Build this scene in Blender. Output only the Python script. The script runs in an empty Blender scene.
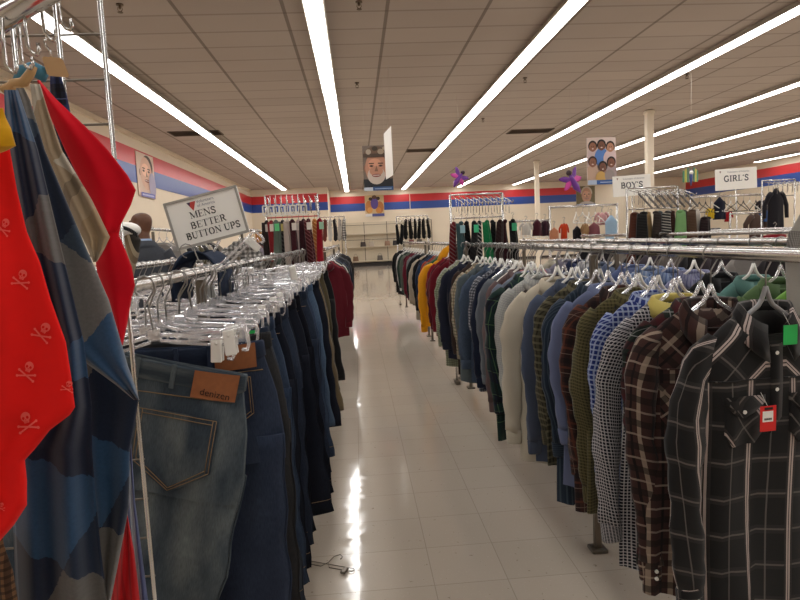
import bpy, bmesh, math, random
from math import sin, cos, pi, sqrt, radians as R
from mathutils import Vector, Matrix

COL = bpy.context.scene.collection
random.seed(7)

# ------------------------------------------------------------------ camera model
FPX, PITCH, YAW, ROLL, EYE = 606.65, .1007, .0678, .04658, 1.42

def ray(px, py):
    x = (px - 400) / FPX; y = (py - 300) / FPX
    c, s = cos(ROLL), sin(ROLL)
    u = c * x - s * y; v = s * x + c * y
    f = cos(PITCH) - v * sin(PITCH); z = -(v * cos(PITCH) + sin(PITCH))
    X = u * cos(YAW) + f * sin(YAW); Y = -u * sin(YAW) + f * cos(YAW)
    return X / Y, z / Y

def at(px, py, Y):
    a, b = ray(px, py)
    return (a * Y, Y, EYE + b * Y)

def make_camera():
    cd = bpy.data.cameras.new('camera'); co = bpy.data.objects.new('camera', cd); COL.objects.link(co)
    cd.sensor_width = 36; cd.lens = FPX * 36 / 800; cd.clip_start = .05; cd.clip_end = 200
    fwd = Vector((sin(YAW) * cos(PITCH), cos(YAW) * cos(PITCH), -sin(PITCH)))
    r0 = Vector((cos(YAW), -sin(YAW), 0)); d0 = Vector((-sin(YAW) * sin(PITCH), -cos(YAW) * sin(PITCH), -cos(PITCH)))
    rt = cos(ROLL) * r0 + sin(ROLL) * d0; dn = -sin(ROLL) * r0 + cos(ROLL) * d0
    m = Matrix.Identity(4)
    for i in range(3):
        m[i][0], m[i][1], m[i][2] = rt[i], -dn[i], -fwd[i]
    m[2][3] = EYE
    co.matrix_world = m
    bpy.context.scene.camera = co

# ------------------------------------------------------------------ materials
def lin(c):
    def f(v):
        v /= 255.0
        return v / 12.92 if v <= .04045 else ((v + .055) / 1.055) ** 2.4
    return (f(c[0]), f(c[1]), f(c[2]), 1)

_M = {}
def new_mat(name):
    m = bpy.data.materials.new(name); m.use_nodes = True
    nt = m.node_tree; b = nt.nodes['Principled BSDF']
    return m, nt, b

FAB = .80
def fab(c, k=1.0):
    FAB = globals()['FAB'] * k; l = lin(c); return (l[0] * FAB, l[1] * FAB, l[2] * FAB, 1)

def plain(name, c, rough=.6, metal=0, spec=.5, noise=0, scale=40):
    if name in _M: return _M[name]
    m, nt, b = new_mat(name)
    b.inputs['Base Color'].default_value = lin(c); b.inputs['Roughness'].default_value = rough
    b.inputs['Metallic'].default_value = metal; b.inputs['Specular IOR Level'].default_value = spec
    if noise:
        nt.links.new(mottle(nt, lin(c), noise, scale), b.inputs['Base Color'])
    _M[name] = m
    return m

def mathn(nt, op, a, b=None, c=None):
    n = nt.nodes.new('ShaderNodeMath'); n.operation = op
    for i, v in enumerate((a, b, c)):
        if v is None: continue
        if isinstance(v, (int, float)): n.inputs[i].default_value = v
        else: nt.links.new(v, n.inputs[i])
    return n.outputs[0]

def mixc(nt, fac, a, b, mode='MIX'):
    n = nt.nodes.new('ShaderNodeMix'); n.data_type = 'RGBA'; n.blend_type = mode
    for k, v in ((0, fac), (6, a), (7, b)):
        if isinstance(v, (int, float)): n.inputs[k].default_value = v
        elif isinstance(v, tuple): n.inputs[k].default_value = v
        else: nt.links.new(v, n.inputs[k])
    return n.outputs[2]

def noisen(nt, scale, detail=3, vec=None, rough=.5):
    n = nt.nodes.new('ShaderNodeTexNoise'); n.inputs['Scale'].default_value = scale
    n.inputs['Detail'].default_value = detail; n.inputs['Roughness'].default_value = rough
    if vec is not None: nt.links.new(vec, n.inputs['Vector'])
    return n.outputs['Fac']

def mottle(nt, col, amt, scale):
    tc = nt.nodes.new('ShaderNodeTexCoord')
    f = noisen(nt, scale, 4, tc.outputs['Object'])
    lo = tuple(v * (1 - amt) for v in col[:3]) + (1,); hi = tuple(min(1, v * (1 + amt)) for v in col[:3]) + (1,)
    return mixc(nt, f, lo, hi)

def uv_xy(nt, rot=0, warp=0):
    tc = nt.nodes.new('ShaderNodeTexCoord')
    src = tc.outputs['UV']
    if rot:
        mp = nt.nodes.new('ShaderNodeMapping'); mp.inputs['Rotation'].default_value = (0, 0, rot)
        nt.links.new(src, mp.inputs['Vector']); src = mp.outputs['Vector']
    sp = nt.nodes.new('ShaderNodeSeparateXYZ'); nt.links.new(src, sp.inputs[0])
    return sp.outputs[0], sp.outputs[1], tc

def plaid(name, base, stripes, rot=0, rough=.9, noise=.18, sheen=.15):
    """woven cloth: stripes = (axis, period, width, phase, colour, strength) in metres of cloth"""
    if name in _M: return _M[name]
    m, nt, b = new_mat(name)
    x, y, tc = uv_xy(nt, rot)
    col = fab(base)
    for ax, per, wid, ph, c, st in stripes:
        f = mathn(nt, 'MULTIPLY_ADD', x if ax == 'x' else y, 1 / per, ph)
        f = mathn(nt, 'ABSOLUTE', mathn(nt, 'SUBTRACT', mathn(nt, 'FRACT', f), .5))
        f = mathn(nt, 'MULTIPLY', mathn(nt, 'LESS_THAN', f, wid / per / 2), st)
        col = mixc(nt, f, col, fab(c))
    n = noisen(nt, 60, 5, tc.outputs['UV'], .7)
    n2 = noisen(nt, 9, 2, tc.outputs['UV'])
    k = mathn(nt, 'MULTIPLY_ADD', mathn(nt, 'ADD', n, n2), noise, 1 - noise)
    cc = nt.nodes.new('ShaderNodeCombineColor')
    for i in range(3): nt.links.new(k, cc.inputs[i])
    col = mixc(nt, 1.0, col, cc.outputs[0], 'MULTIPLY')
    nt.links.new(col, b.inputs['Base Color'])
    b.inputs['Roughness'].default_value = rough; b.inputs['Specular IOR Level'].default_value = .2
    b.inputs['Sheen Weight'].default_value = sheen
    _M[name] = m
    return m

def cloth(name, c, noise=.2, **k):
    return plaid(name, c, [], noise=noise, **k)

def gingham(name, dark, light=(235, 232, 225), per=.016):
    return plaid(name, light, [('x', per, per * .55, 0, dark, .62), ('y', per, per * .55, 0, dark, .62)], noise=.12)

def vstripe(name, base, c, per=.03, w=.006, st=.8):
    return plaid(name, base, [('x', per, w, 0, c, st)])

def tartan(name, base, a, b2, per=.1, thin=(230, 225, 215)):
    return plaid(name, base, [('x', per, per * .28, .1, a, .6), ('y', per, per * .28, .1, a, .6),
                              ('x', per, per * .12, .45, b2, .7), ('y', per, per * .12, .45, b2, .7),
                              ('x', per, per * .035, .75, thin, .8), ('y', per, per * .035, .75, thin, .8)])

def denim(name, c, fade=None, amt=.5):
    if name in _M: return _M[name]
    m, nt, b = new_mat(name)
    x, y, tc = uv_xy(nt)
    col = fab(c, 1.35)
    fd = fab(fade, 1.35) if fade else tuple(min(1, v * 1.9) for v in col[:3]) + (1,)
    mp = nt.nodes.new('ShaderNodeMapping'); mp.inputs['Scale'].default_value = (9, 3.2, 1)
    nt.links.new(tc.outputs['UV'], mp.inputs['Vector'])
    f = noisen(nt, 1.0, 3, mp.outputs['Vector'])
    f = mathn(nt, 'MULTIPLY', mathn(nt, 'SUBTRACT', f, .42), 2.6); f = mathn(nt, 'MULTIPLY', mathn(nt, 'MINIMUM', mathn(nt, 'MAXIMUM', f, 0), 1), amt)
    base = mixc(nt, f, col, fd)
    mp2 = nt.nodes.new('ShaderNodeMapping'); mp2.inputs['Scale'].default_value = (420, 60, 1)
    nt.links.new(tc.outputs['UV'], mp2.inputs['Vector'])
    g = noisen(nt, 1.0, 2, mp2.outputs['Vector'])
    k = mathn(nt, 'MULTIPLY_ADD', g, .9, .55)
    cc = nt.nodes.new('ShaderNodeCombineColor')
    for i in range(3): nt.links.new(k, cc.inputs[i])
    base = mixc(nt, 1.0, base, cc.outputs[0], 'MULTIPLY')
    nt.links.new(base, b.inputs['Base Color']); b.inputs['Roughness'].default_value = .9
    b.inputs['Specular IOR Level'].default_value = .15
    _M[name] = m
    return m

def emission(name, c, s):
    if name in _M: return _M[name]
    m = bpy.data.materials.new(name); m.use_nodes = True; nt = m.node_tree
    nt.nodes.clear(); e = nt.nodes.new('ShaderNodeEmission'); o = nt.nodes.new('ShaderNodeOutputMaterial')
    e.inputs[0].default_value = c; e.inputs[1].default_value = s; nt.links.new(e.outputs[0], o.inputs[0])
    _M[name] = m
    return m

def clear_plastic():
    if 'clear plastic' in _M: return _M['clear plastic']
    m, nt, b = new_mat('clear plastic')
    b.inputs['Base Color'].default_value = (.95, .95, .97, 1); b.inputs['Roughness'].default_value = .5
    g = nt.nodes.new('ShaderNodeBsdfAnisotropic'); g.inputs['Color'].default_value = (1, 1, 1, 1); g.inputs['Roughness'].default_value = .10
    t = nt.nodes.new('ShaderNodeBsdfTransparent'); t.inputs[0].default_value = (.96, .96, .98, 1)
    lw = nt.nodes.new('ShaderNodeLayerWeight'); lw.inputs[0].default_value = .4
    m1 = nt.nodes.new('ShaderNodeMixShader'); m1.inputs[0].default_value = .24
    nt.links.new(t.outputs[0], m1.inputs[1]); nt.links.new(b.outputs[0], m1.inputs[2])
    mx = nt.nodes.new('ShaderNodeMixShader')
    nt.links.new(mathn(nt, 'MULTIPLY_ADD', lw.outputs['Facing'], .55, .22), mx.inputs[0])
    nt.links.new(m1.outputs[0], mx.inputs[1]); nt.links.new(g.outputs[0], mx.inputs[2])
    nt.links.new(mx.outputs[0], nt.nodes['Material Output'].inputs['Surface'])
    _M['clear plastic'] = m
    return m

CHROME = plain('chrome', (205, 203, 200), .2, .95)
DULL = plain('dull steel', (120, 112, 102), .4, .7)
WIRE = plain('hanger wire', (150, 148, 145), .3, .9)
CLEAR = clear_plastic()
WHITEP = plain('white plastic', (232, 230, 224), .4)
GREYP = plain('grey plastic', (150, 150, 152), .4)
BLACKP = plain('black plastic', (22, 22, 24), .4)
WOOD = plain('hanger wood', (196, 158, 108), .55, noise=.25, scale=30)
PAPER = plain('white card', (248, 246, 240), .7)

# ------------------------------------------------------------------ mesh builder
class MB:
    def __init__(s): s.v = []; s.f = []; s.uv = []; s.mi = []; s.sm = []
    def face(s, idx, uv=None, mi=0, sm=True):
        s.f.append(tuple(idx)); s.uv.append(uv or [(0, 0)] * len(idx)); s.mi.append(mi); s.sm.append(sm)
    def grid(s, rows, closed=False, uvs=None, caps=False, mi=0, sm=True):
        n = len(rows[0]); b = len(s.v)
        for r in rows: s.v.extend(tuple(p) for p in r)
        if uvs is None:
            uvs = [[(p[0], p[2]) for p in r] for r in rows]
        for i in range(len(rows) - 1):
            for j in range(n if closed else n - 1):
                k = (j + 1) % n
                uj, uk = uvs[i], uvs[i + 1]
                s.face((b + i * n + j, b + i * n + k, b + (i + 1) * n + k, b + (i + 1) * n + j), [uj[j], uj[k], uk[k], uk[j]], mi, sm)
        if caps:
            s.face([b + j for j in range(n)][::-1], [uvs[0][j] for j in range(n)][::-1], mi, False)
            e = b + (len(rows) - 1) * n
            s.face([e + j for j in range(n)], [uvs[-1][j] for j in range(n)], mi, False)
    def tube(s, path, r, n=8, mi=0, caps=True):
        P = [Vector(p) for p in path]; rows = []; uvs = []; ln = 0
        up = Vector((0.31, 0.17, 0.93))
        prev = None
        for i, p in enumerate(P):
            d = (P[min(i + 1, len(P) - 1)] - P[max(i - 1, 0)])
            d = d.normalized() if d.length > 1e-9 else Vector((0, 0, 1))
            if prev is None:
                a = d.cross(up)
                if a.length < .05: a = d.cross(Vector((1, 0, 0)))
                a.normalize()
            else:
                a = prev - d * prev.dot(d)
                if a.length < 1e-6: a = d.cross(up)
                a.normalize()
            prev = a; c = d.cross(a)
            rr = r[i] if isinstance(r, (list, tuple)) else r
            if i: ln += (P[i] - P[i - 1]).length
            rows.append([p + (a * cos(2 * pi * k / n) + c * sin(2 * pi * k / n)) * rr for k in range(n)])
            uvs.append([(k / n * 6.28 * rr, ln) for k in range(n)])
        s.grid(rows, True, uvs, caps, mi)
    def box(s, c, d, rot=None, mi=0, uvs=True):
        hx, hy, hz = d[0] / 2, d[1] / 2, d[2] / 2; b = len(s.v)
        for x in (-hx, hx):
            for y in (-hy, hy):
                for z in (-hz, hz):
                    p = Vector((x, y, z))
                    if rot is not None: p = rot @ p
                    s.v.append((c[0] + p[0], c[1] + p[1], c[2] + p[2]))
        for q, ax in (((0, 1, 3, 2), (1, 2)), ((4, 6, 7, 5), (1, 2)), ((0, 4, 5, 1), (0, 2)), ((2, 3, 7, 6), (0, 2)), ((0, 2, 6, 4), (0, 1)), ((1, 5, 7, 3), (0, 1))):
            s.face([b + i for i in q], [(s.v[b + i][ax[0]], s.v[b + i][ax[1]]) for i in q], mi, False)
    def rbox(s, c, d, r=.004, rot=None, mi=0):
        """box with chamfered long edges"""
        hx, hy, hz = d[0] / 2, d[1] / 2, d[2] / 2; r = min(r, hx * .9, hy * .9, hz * .9)
        rows = []
        for z, k in ((-hz, r), (-hz + r, 0), (hz - r, 0), (hz, r)):
            ring = []
            for x, y in ((hx - k - r, hy - k), (hx - k, hy - k - r), (hx - k, -hy + k + r), (hx - k - r, -hy + k), (-hx + k + r, -hy + k), (-hx + k, -hy + k + r), (-hx + k, hy - k - r), (-hx + k + r, hy - k)):
                p = Vector((x, y, z))
                if rot is not None: p = rot @ p
                ring.append((c[0] + p[0], c[1] + p[1], c[2] + p[2]))
            rows.append(ring)
        s.grid(rows, True, None, True, mi, False)
    def prism(s, pts, fn, t0, t1, mi=0, uvf=None):
        """outline pts (a,b) -> fn(a,b,t) extruded from t0 to t1"""
        n = len(pts); b = len(s.v)
        for t in (t0, t1):
            s.v.extend(tuple(fn(a, c, t)) for a, c in pts)
        s.face([b + i for i in range(n)][::-1], [pts[i] for i in range(n)][::-1], mi, False)
        s.face([b + n + i for i in range(n)], list(pts), mi, False)
        for i in range(n):
            j = (i + 1) % n
            s.face((b + i, b + j, b + n + j, b + n + i), [pts[i], pts[j], pts[j], pts[i]], mi, False)
    def ball(s, c, r, n=12, m=8, mi=0):
        rx, ry, rz = r if isinstance(r, (tuple, list)) else (r, r, r)
        rows = []
        for i in range(m + 1):
            t = pi * (i + .02) / (m + .04); 
            rows.append([(c[0] + rx * sin(t) * cos(2 * pi * k / n), c[1] + ry * sin(t) * sin(2 * pi * k / n), c[2] + rz * cos(t)) for k in range(n)])
        s.grid(rows, True, None, True, mi)
    def build(s, name, mat, parent=None, loc=None, recalc=True):
        me = bpy.data.meshes.new(name)
        me.from_pydata(s.v, [], s.f)
        ul = me.uv_layers.new(name='UVMap')
        flat = [c for u in s.uv for p in u for c in p]
        ul.data.foreach_set('uv', flat)
        me.polygons.foreach_set('material_index', s.mi); me.polygons.foreach_set('use_smooth', s.sm)
        for m in (mat if isinstance(mat, (list, tuple)) else [mat]): me.materials.append(m)
        if recalc:
            bm = bmesh.new(); bm.from_mesh(me); bmesh.ops.recalc_face_normals(bm, faces=bm.faces[:]); bm.to_mesh(me); bm.free()
        me.update()
        o = bpy.data.objects.new(name, me); COL.objects.link(o)
        if parent: o.parent = parent
        if loc: o.location = loc
        return o

def text_mesh(name, body, size, mat, parent, align='CENTER'):
    cu = bpy.data.curves.new(name, 'FONT'); cu.body = body; cu.size = size; cu.align_x = align; cu.extrude = size * .01
    tmp = bpy.data.objects.new(name, cu); COL.objects.link(tmp)
    me = bpy.data.meshes.new_from_object(tmp.evaluated_get(bpy.context.evaluated_depsgraph_get()))
    bpy.data.objects.remove(tmp); bpy.data.curves.remove(cu)
    me.name = name; me.materials.clear(); me.materials.append(mat)
    o = bpy.data.objects.new(name, me); COL.objects.link(o); o.parent = parent
    return o

_LAB = {}
def tag(o, label, cat, group=None, kind=None):
    nw = len(label.split())
    if nw > 16 or nw < 4: print('LABELLEN', nw, label)
    if label in _LAB and not group: print('DUPLABEL', label)
    _LAB[label] = 1
    o['label'] = label; o['category'] = cat
    if group: o['group'] = group
    if kind: o['kind'] = kind
    return o

def thing(name, label, cat, loc=(0, 0, 0), rotz=0, group=None):
    o = bpy.data.objects.new(name, None); COL.objects.link(o)
    o.empty_display_size = .05
    o.location = loc; o.rotation_euler = (0, 0, rotz)
    return tag(o, label, cat, group)

def struct(o):
    o['kind'] = 'structure'
    return o

def clone(root, loc, rotz=0, label=None, mats=None):
    r = root.copy(); COL.objects.link(r); r.location = loc; r.rotation_euler = (0, 0, rotz)
    if label: r['label'] = label; _LAB[label] = 1
    for ch in root.children:
        c = ch.copy(); COL.objects.link(c); c.parent = r
        for g in ch.children:
            d = g.copy(); COL.objects.link(d); d.parent = c
    return r

def lerp(a, b, t): return a + (b - a) * t
def tab(T, z):
    """piecewise linear table [(z, a, b..)] with z descending"""
    if z >= T[0][0]: return T[0][1:]
    for p, q in zip(T, T[1:]):
        if z >= q[0]:
            t = (p[0] - z) / (p[0] - q[0])
            return tuple(lerp(a, b, t) for a, b in zip(p[1:], q[1:]))
    return T[-1][1:]

# ------------------------------------------------------------------ the room
XL, XR, YB, YB2, YF, ZC = -5.1, 18.7, 33.5, 31.0, -7.0, 4.16
XN = -1.3                                    # where the back wall steps back

def floor_mat():
    m, nt, b = new_mat('vinyl floor tiles')
    tc = nt.nodes.new('ShaderNodeTexCoord'); sp = nt.nodes.new('ShaderNodeSeparateXYZ'); nt.links.new(tc.outputs['Object'], sp.inputs[0])
    T = .3048
    def cell(o, off):
        g = mathn(nt, 'DIVIDE', mathn(nt, 'SUBTRACT', o, off), T)
        fr = mathn(nt, 'FRACT', g)
        d = mathn(nt, 'MINIMUM', fr, mathn(nt, 'SUBTRACT', 1.0, fr))
        return mathn(nt, 'FLOOR', g), d
    ix, dx = cell(sp.outputs[0], -.0573); iy, dy = cell(sp.outputs[1], 2.3464)
    line = mathn(nt, 'LESS_THAN', mathn(nt, 'MINIMUM', dx, dy), .0055)
    cv = nt.nodes.new('ShaderNodeCombineXYZ'); nt.links.new(ix, cv.inputs[0]); nt.links.new(iy, cv.inputs[1])
    wn = nt.nodes.new('ShaderNodeTexWhiteNoise'); wn.noise_dimensions = '2D'; nt.links.new(cv.outputs[0], wn.inputs['Vector'])
    base = mixc(nt, wn.outputs['Value'], lin((192, 181, 167)), lin((196, 185, 171)))
    big = noisen(nt, 1.1, 3, tc.outputs['Object'])
    base = mixc(nt, mathn(nt, 'MULTIPLY', big, .25), base, lin((176, 160, 142)))
    spk = noisen(nt, 42, 2, tc.outputs['Object'], .6)
    spk = mathn(nt, 'MULTIPLY', mathn(nt, 'GREATER_THAN', spk, .71), .55)
    base = mixc(nt, spk, base, lin((112, 98, 84)))
    spk2 = noisen(nt, 95, 2, tc.outputs['Object'], .6)
    base = mixc(nt, mathn(nt, 'MULTIPLY', mathn(nt, 'GREATER_THAN', spk2, .68), .3), base, lin((226, 216, 202)))
    base = mixc(nt, mathn(nt, 'MULTIPLY', line, .38), base, lin((104, 92, 80)))
    nt.links.new(base, b.inputs['Base Color'])
    rn = noisen(nt, 7, 4, tc.outputs['Object'])
    nt.links.new(mathn(nt, 'MULTIPLY_ADD', rn, .16, .015), b.inputs['Roughness'])
    b.inputs['Specular IOR Level'].default_value = .5
    # every tile lies at its own very slight tilt
    nrm = nt.nodes.new('ShaderNodeNormal') if False else None
    sc = nt.nodes.new('ShaderNodeSeparateColor'); nt.links.new(wn.outputs['Color'], sc.inputs[0])
    wn1 = nt.nodes.new('ShaderNodeTexWhiteNoise'); wn1.noise_dimensions = '1D'; nt.links.new(ix, wn1.inputs['W'])
    tx = mathn(nt, 'MULTIPLY', mathn(nt, 'SUBTRACT', sc.outputs[0], .5), .004)
    tx = mathn(nt, 'ADD', tx, mathn(nt, 'MULTIPLY', mathn(nt, 'SUBTRACT', wn1.outputs['Value'], .5), .010))
    ty = mathn(nt, 'MULTIPLY', mathn(nt, 'SUBTRACT', sc.outputs[1], .5), .006)
    wob2 = noisen(nt, 15, 4, tc.outputs['Object']); tx = mathn(nt, 'ADD', tx, mathn(nt, 'MULTIPLY', mathn(nt, 'SUBTRACT', wob2, .5), .045))
    wob = noisen(nt, 5, 3, tc.outputs['Object']); tx = mathn(nt, 'ADD', tx, mathn(nt, 'MULTIPLY', mathn(nt, 'SUBTRACT', wob, .5), .010))
    cn = nt.nodes.new('ShaderNodeCombineXYZ'); nt.links.new(tx, cn.inputs[0]); nt.links.new(ty, cn.inputs[1]); cn.inputs[2].default_value = 1
    vm = nt.nodes.new('ShaderNodeVectorMath'); vm.operation = 'NORMALIZE'; nt.links.new(cn.outputs[0], vm.inputs[0])
    nt.links.new(vm.outputs[0], b.inputs['Normal'])
    return m

def ceiling_mat():
    m, nt, b = new_mat('ceiling tiles')
    tc = nt.nodes.new('ShaderNodeTexCoord'); sp = nt.nodes.new('ShaderNodeSeparateXYZ'); nt.links.new(tc.outputs['Object'], sp.inputs[0])
    def cell(o, off, T):
        g = mathn(nt, 'DIVIDE', mathn(nt, 'SUBTRACT', o, off), T)
        fr = mathn(nt, 'FRACT', g)
        return mathn(nt, 'FLOOR', g), mathn(nt, 'MULTIPLY', mathn(nt, 'MINIMUM', fr, mathn(nt, 'SUBTRACT', 1.0, fr)), T)
    ix, dx = cell(sp.outputs[0], .52, 1.22); iy, dy = cell(sp.outputs[1], .3, .61)
    lx = mathn(nt, 'LESS_THAN', dx, .022); ly = mathn(nt, 'LESS_THAN', dy, .022)
    cv = nt.nodes.new('ShaderNodeCombineXYZ'); nt.links.new(ix, cv.inputs[0]); nt.links.new(iy, cv.inputs[1])
    wn = nt.nodes.new('ShaderNodeTexWhiteNoise'); wn.noise_dimensions = '2D'; nt.links.new(cv.outputs[0], wn.inputs['Vector'])
    base = mixc(nt, wn.outputs['Value'], lin((188, 176, 166)), lin((196, 184, 174)))
    base = mixc(nt, mathn(nt, 'MULTIPLY', mathn(nt, 'GREATER_THAN', wn.outputs['Value'], .93), .6), base, lin((200, 188, 176)))
    bn = noisen(nt, .9, 4, tc.outputs['Object'])
    base = mixc(nt, mathn(nt, 'MULTIPLY', bn, .4), base, lin((164, 148, 136)))
    base = mixc(nt, mathn(nt, 'MULTIPLY', ly, .35), base, lin((104, 90, 80)))
    base = mixc(nt, mathn(nt, 'MULTIPLY', lx, .6), base, lin((96, 82, 72)))
    nt.links.new(base, b.inputs['Base Color']); b.inputs['Roughness'].default_value = .85; b.inputs['Specular IOR Level'].default_value = .2
    return m

def quad(name, pts, mat):
    m = MB(); b = len(m.v); m.v.extend(pts); m.face((0, 1, 2, 3), [(p[0] + p[1], p[2]) for p in pts], 0, False)
    return struct(m.build(name, mat, recalc=False))

WALL = plain('cream wall paint', (232, 218, 196), .8, noise=.05, scale=1.5)
RED = plain('red wall band', (205, 48, 52), .32, noise=.06, scale=2)
BLUE = plain('blue wall band', (42, 74, 152), .32, noise=.06, scale=2)

def room():
    quad('floor', [(XL, YF, 0), (XR, YF, 0), (XR, YB, 0), (XL, YB, 0)], floor_mat())
    quad('ceiling', [(XL, YB, ZC), (XR, YB, ZC), (XR, YF, ZC), (XL, YF, ZC)], ceiling_mat())
    def wall(name, c, d):
        m = MB(); m.box(c, d); struct(m.build(name, WALL))
    T = .15
    wall('wall_left', (XL - T / 2, (YF + YB2) / 2, ZC / 2), (T, YB2 - YF, ZC))
    wall('wall_right', (XR + T / 2, (YF + YB) / 2, ZC / 2), (T, YB - YF, ZC))
    wall('wall_front', ((XL + XR) / 2, YF - T / 2, ZC / 2), (XR - XL + 2 * T, T, ZC))
    wall('wall_rear', ((XN + XR) / 2, YB + T / 2, ZC / 2), (XR - XN + T * 2, T, ZC))
    wall('wall_back', ((XL - T + XN) / 2, (YB2 + YB + T) / 2, ZC / 2), (XN - XL + T, YB - YB2 + T, ZC))
    # painted band, red over blue, with white gaps where posters hang
    z0, zm, z1 = 3.02, 3.43, 3.82
    def band(name, a, b):
        for c, (p, q), mt in (('red', (zm, z1), RED), ('blue', (z0, zm), BLUE)):
            m = MB(); 
            lo = [min(a[0], b[0]), min(a[1], b[1])]; hi = [max(a[0], b[0]), max(a[1], b[1])]
            m.box(((lo[0] + hi[0]) / 2, (lo[1] + hi[1]) / 2, (p + q) / 2), (max(hi[0] - lo[0], .012), max(hi[1] - lo[1], .012), q - p))
            struct(m.build(name, mt))
    band('trim_1', (XL + .006, YF), (XL + .006, YB2))
    band('trim_2', (XL + .02, YB2 - .006), (XN, YB2 - .006))
    band('trim_3', (XN + .02, YB - .006), (3.05, YB - .006))
    band('trim_4', (3.09, YB - .006), (13.2, YB - .006))
    band('trim_5', (XR - .006, YF), (XR - .006, YB - .1))
    for i, (a, b, c, d) in enumerate(((XL + .01, (YF + YB2) / 2, .02, YB2 - YF), (XR - .01, (YF + YB) / 2, .02, YB - YF), ((XN + XR) / 2, YB - .01, XR - XN, .02))):
        m = MB(); m.box((a, b, .05), (c, d, .1)); struct(m.build(('baseboard_left', 'baseboard_right', 'baseboard_rear')[i], plain('dark vinyl base', (60, 50, 44), .5)))
    # crown moulding where the left wall meets the ceiling
    m = MB(); m.box((XL + .03, (YF + YB2) / 2, ZC - .05), (.06, YB2 - YF, .1)); struct(m.build('trim_6', WALL))
    # square columns
    for i, y in enumerate((14.2, 23.2)):
        m = MB(); m.rbox((7.05, y, ZC / 2), (.16, .16, ZC - .01), .01)
        m.box((7.05, y, ZC - .06), (.2, .2, .06)); m.box((7.05, y, .06), (.2, .2, .12))
        struct(m.build('column', plain('column paint', (238, 226, 206), .6)))

ROWS = [(-3.38, 30.6), (-.33, 33.2), (2.72, 33.2), (5.77, 33.2), (8.82, 33.2), (11.87, 30.2), (14.92, 33.0), (17.97, 26.3)]
def lights():
    names = ['over the jeans beside the wall', 'straight above the aisle', 'above the shirt rails', 'passing above the group poster',
             'behind the nearer column', 'just above the girls sign', 'over the far girls department', 'farthest, along the far side wall']
    lens = emission('lit lens', (1.0, .98, .95, 1), 7.0)
    house = plain('fixture housing', (190, 180, 168), .5)
    for (x, ye), n in zip(ROWS, names):
        t = thing('fluorescent_light_strip', 'long white fluorescent light strip on the ceiling ' + n, 'ceiling light', (x, 0, ZC - .1), 0, 'fluorescent light strips')
        m = MB(); y0 = -5.0
        m.box((0, (y0 + ye) / 2, .0625), (.16, ye - y0, .075)); m.box((0, (y0 + ye) / 2, .019), (.25, ye - y0, .014)); m.build('housing', house, t)
        L = 2.44; k = 0; y = ye
        while y - L > y0 - .01:
            m = MB(); dx = random.uniform(-.006, .006)
            prof = [(-.105, .012), (-.104, .004), (-.05, .001), (.05, .001), (.104, .004), (.105, .012)]
            rows = [[(a + dx, yy, b) for a, b in prof] for yy in (y - L + .008, y - .008)]
            m.grid(rows, True, None, True, 0, False)
            m.build('lens', lens, t)
            y -= L
    # sprinkler heads
    where = ['near the light strip beside the wall', 'nearest above the aisle', 'second above the aisle', 'between the strips above the shirt rails', 'third along the shirt rails strip', 'beyond the strip by the nearer column']
    for (px, py), w in zip(((120, 8), (359, 5), (357, 85), (525, 80), (483, 120), (687, 76)), where):
        a, b = ray(px, py); Y = (ZC - EYE - .04) / b
        t = thing('sprinkler_head', 'small brass fire sprinkler on the ceiling ' + w, 'sprinkler', (a * Y, Y, ZC), 0, 'ceiling sprinklers')
        m = MB(); m.tube([(0, 0, 0), (0, 0, -.012)], .04, 14); m.build('escutcheon', plain('sprinkler brass', (96, 78, 58), .4, .6), t)
        m = MB(); m.tube([(0, 0, -.01), (0, 0, -.05)], .012, 8); m.tube([(-.02, 0, -.03), (-.025, 0, -.06), (0, 0, -.085)], .004, 6); m.tube([(.02, 0, -.03), (.025, 0, -.06), (0, 0, -.085)], .004, 6)
        m.build('body', plain('sprinkler brass', (96, 78, 58), .4, .6), t)
        m = MB(); m.tube([(0, 0, -.085), (0, 0, -.09)], .03, 12); m.build('deflector', plain('sprinkler brass', (96, 78, 58), .4, .6), t)
    for (px, py), w in zip(((196, 133), (530, 131), (425, 150)), ('beside the wall strip', 'between the strips near the group poster', 'over the middle of the store')):
        a, b = ray(px, py); Y = (ZC - EYE) / b
        t = thing('ceiling_vent', 'dark slotted air vent in the ceiling ' + w, 'vent', (a * Y, Y, ZC), 0, 'ceiling vents')
        m = MB(); vm = plain('vent metal', (92, 76, 64), .6)
        for s in (-1, 1): m.box((0, s * .29, -.008), (1.18, .03, .016)); m.box((s * .58, 0, -.008), (.03, .58, .016))
        m.build('frame', vm, t)
        m = MB()
        for i in range(9): m.box((0, -.24 + i * .06, -.006), (1.14, .035, .004), Matrix.Rotation(.5, 3, 'X'))
        m.build('louvres', vm, t)

# ------------------------------------------------------------------ racks, hangers
RZ = 1.34
def rack(label, x, y0, y1, posts, z=RZ, name='garment_rack', foot=True, r=.017):
    t = thing(name, label, 'clothes rack', (x, 0, 0), 0, 'chrome garment racks')
    m = MB(); m.tube([(0, y0, z), (0, y1, z)], r, 14); m.build('top_rail', CHROME, t)
    for y in posts:
        m = MB(); m.rbox((0, y, z / 2 - .01), (.03, .03, z - .03), .004)
        m.build('upright', DULL, t)
        m = MB(); m.tube([(0, y, z + .012), (0, y, z + .03)], .012, 8); m.build('finial', CHROME, t)
        if foot:
            m = MB(); m.rbox((0, y, .008), (.07, .07, .016), .003); m.build('foot_plate', DULL, t)
    return t

def hook_path(neck, s=1):
    return [(0, 0, neck), (0, 0, -.05), (.010 * s, 0, -.032), (.021 * s, 0, -.014), (.0215 * s, 0, .004), (.014 * s, 0, .017), (0, 0, .0215), (-.014 * s, 0, .017), (-.0215 * s, 0, .004), (-.0225 * s, 0, -.010), (-.019 * s, 0, -.018)]

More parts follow.
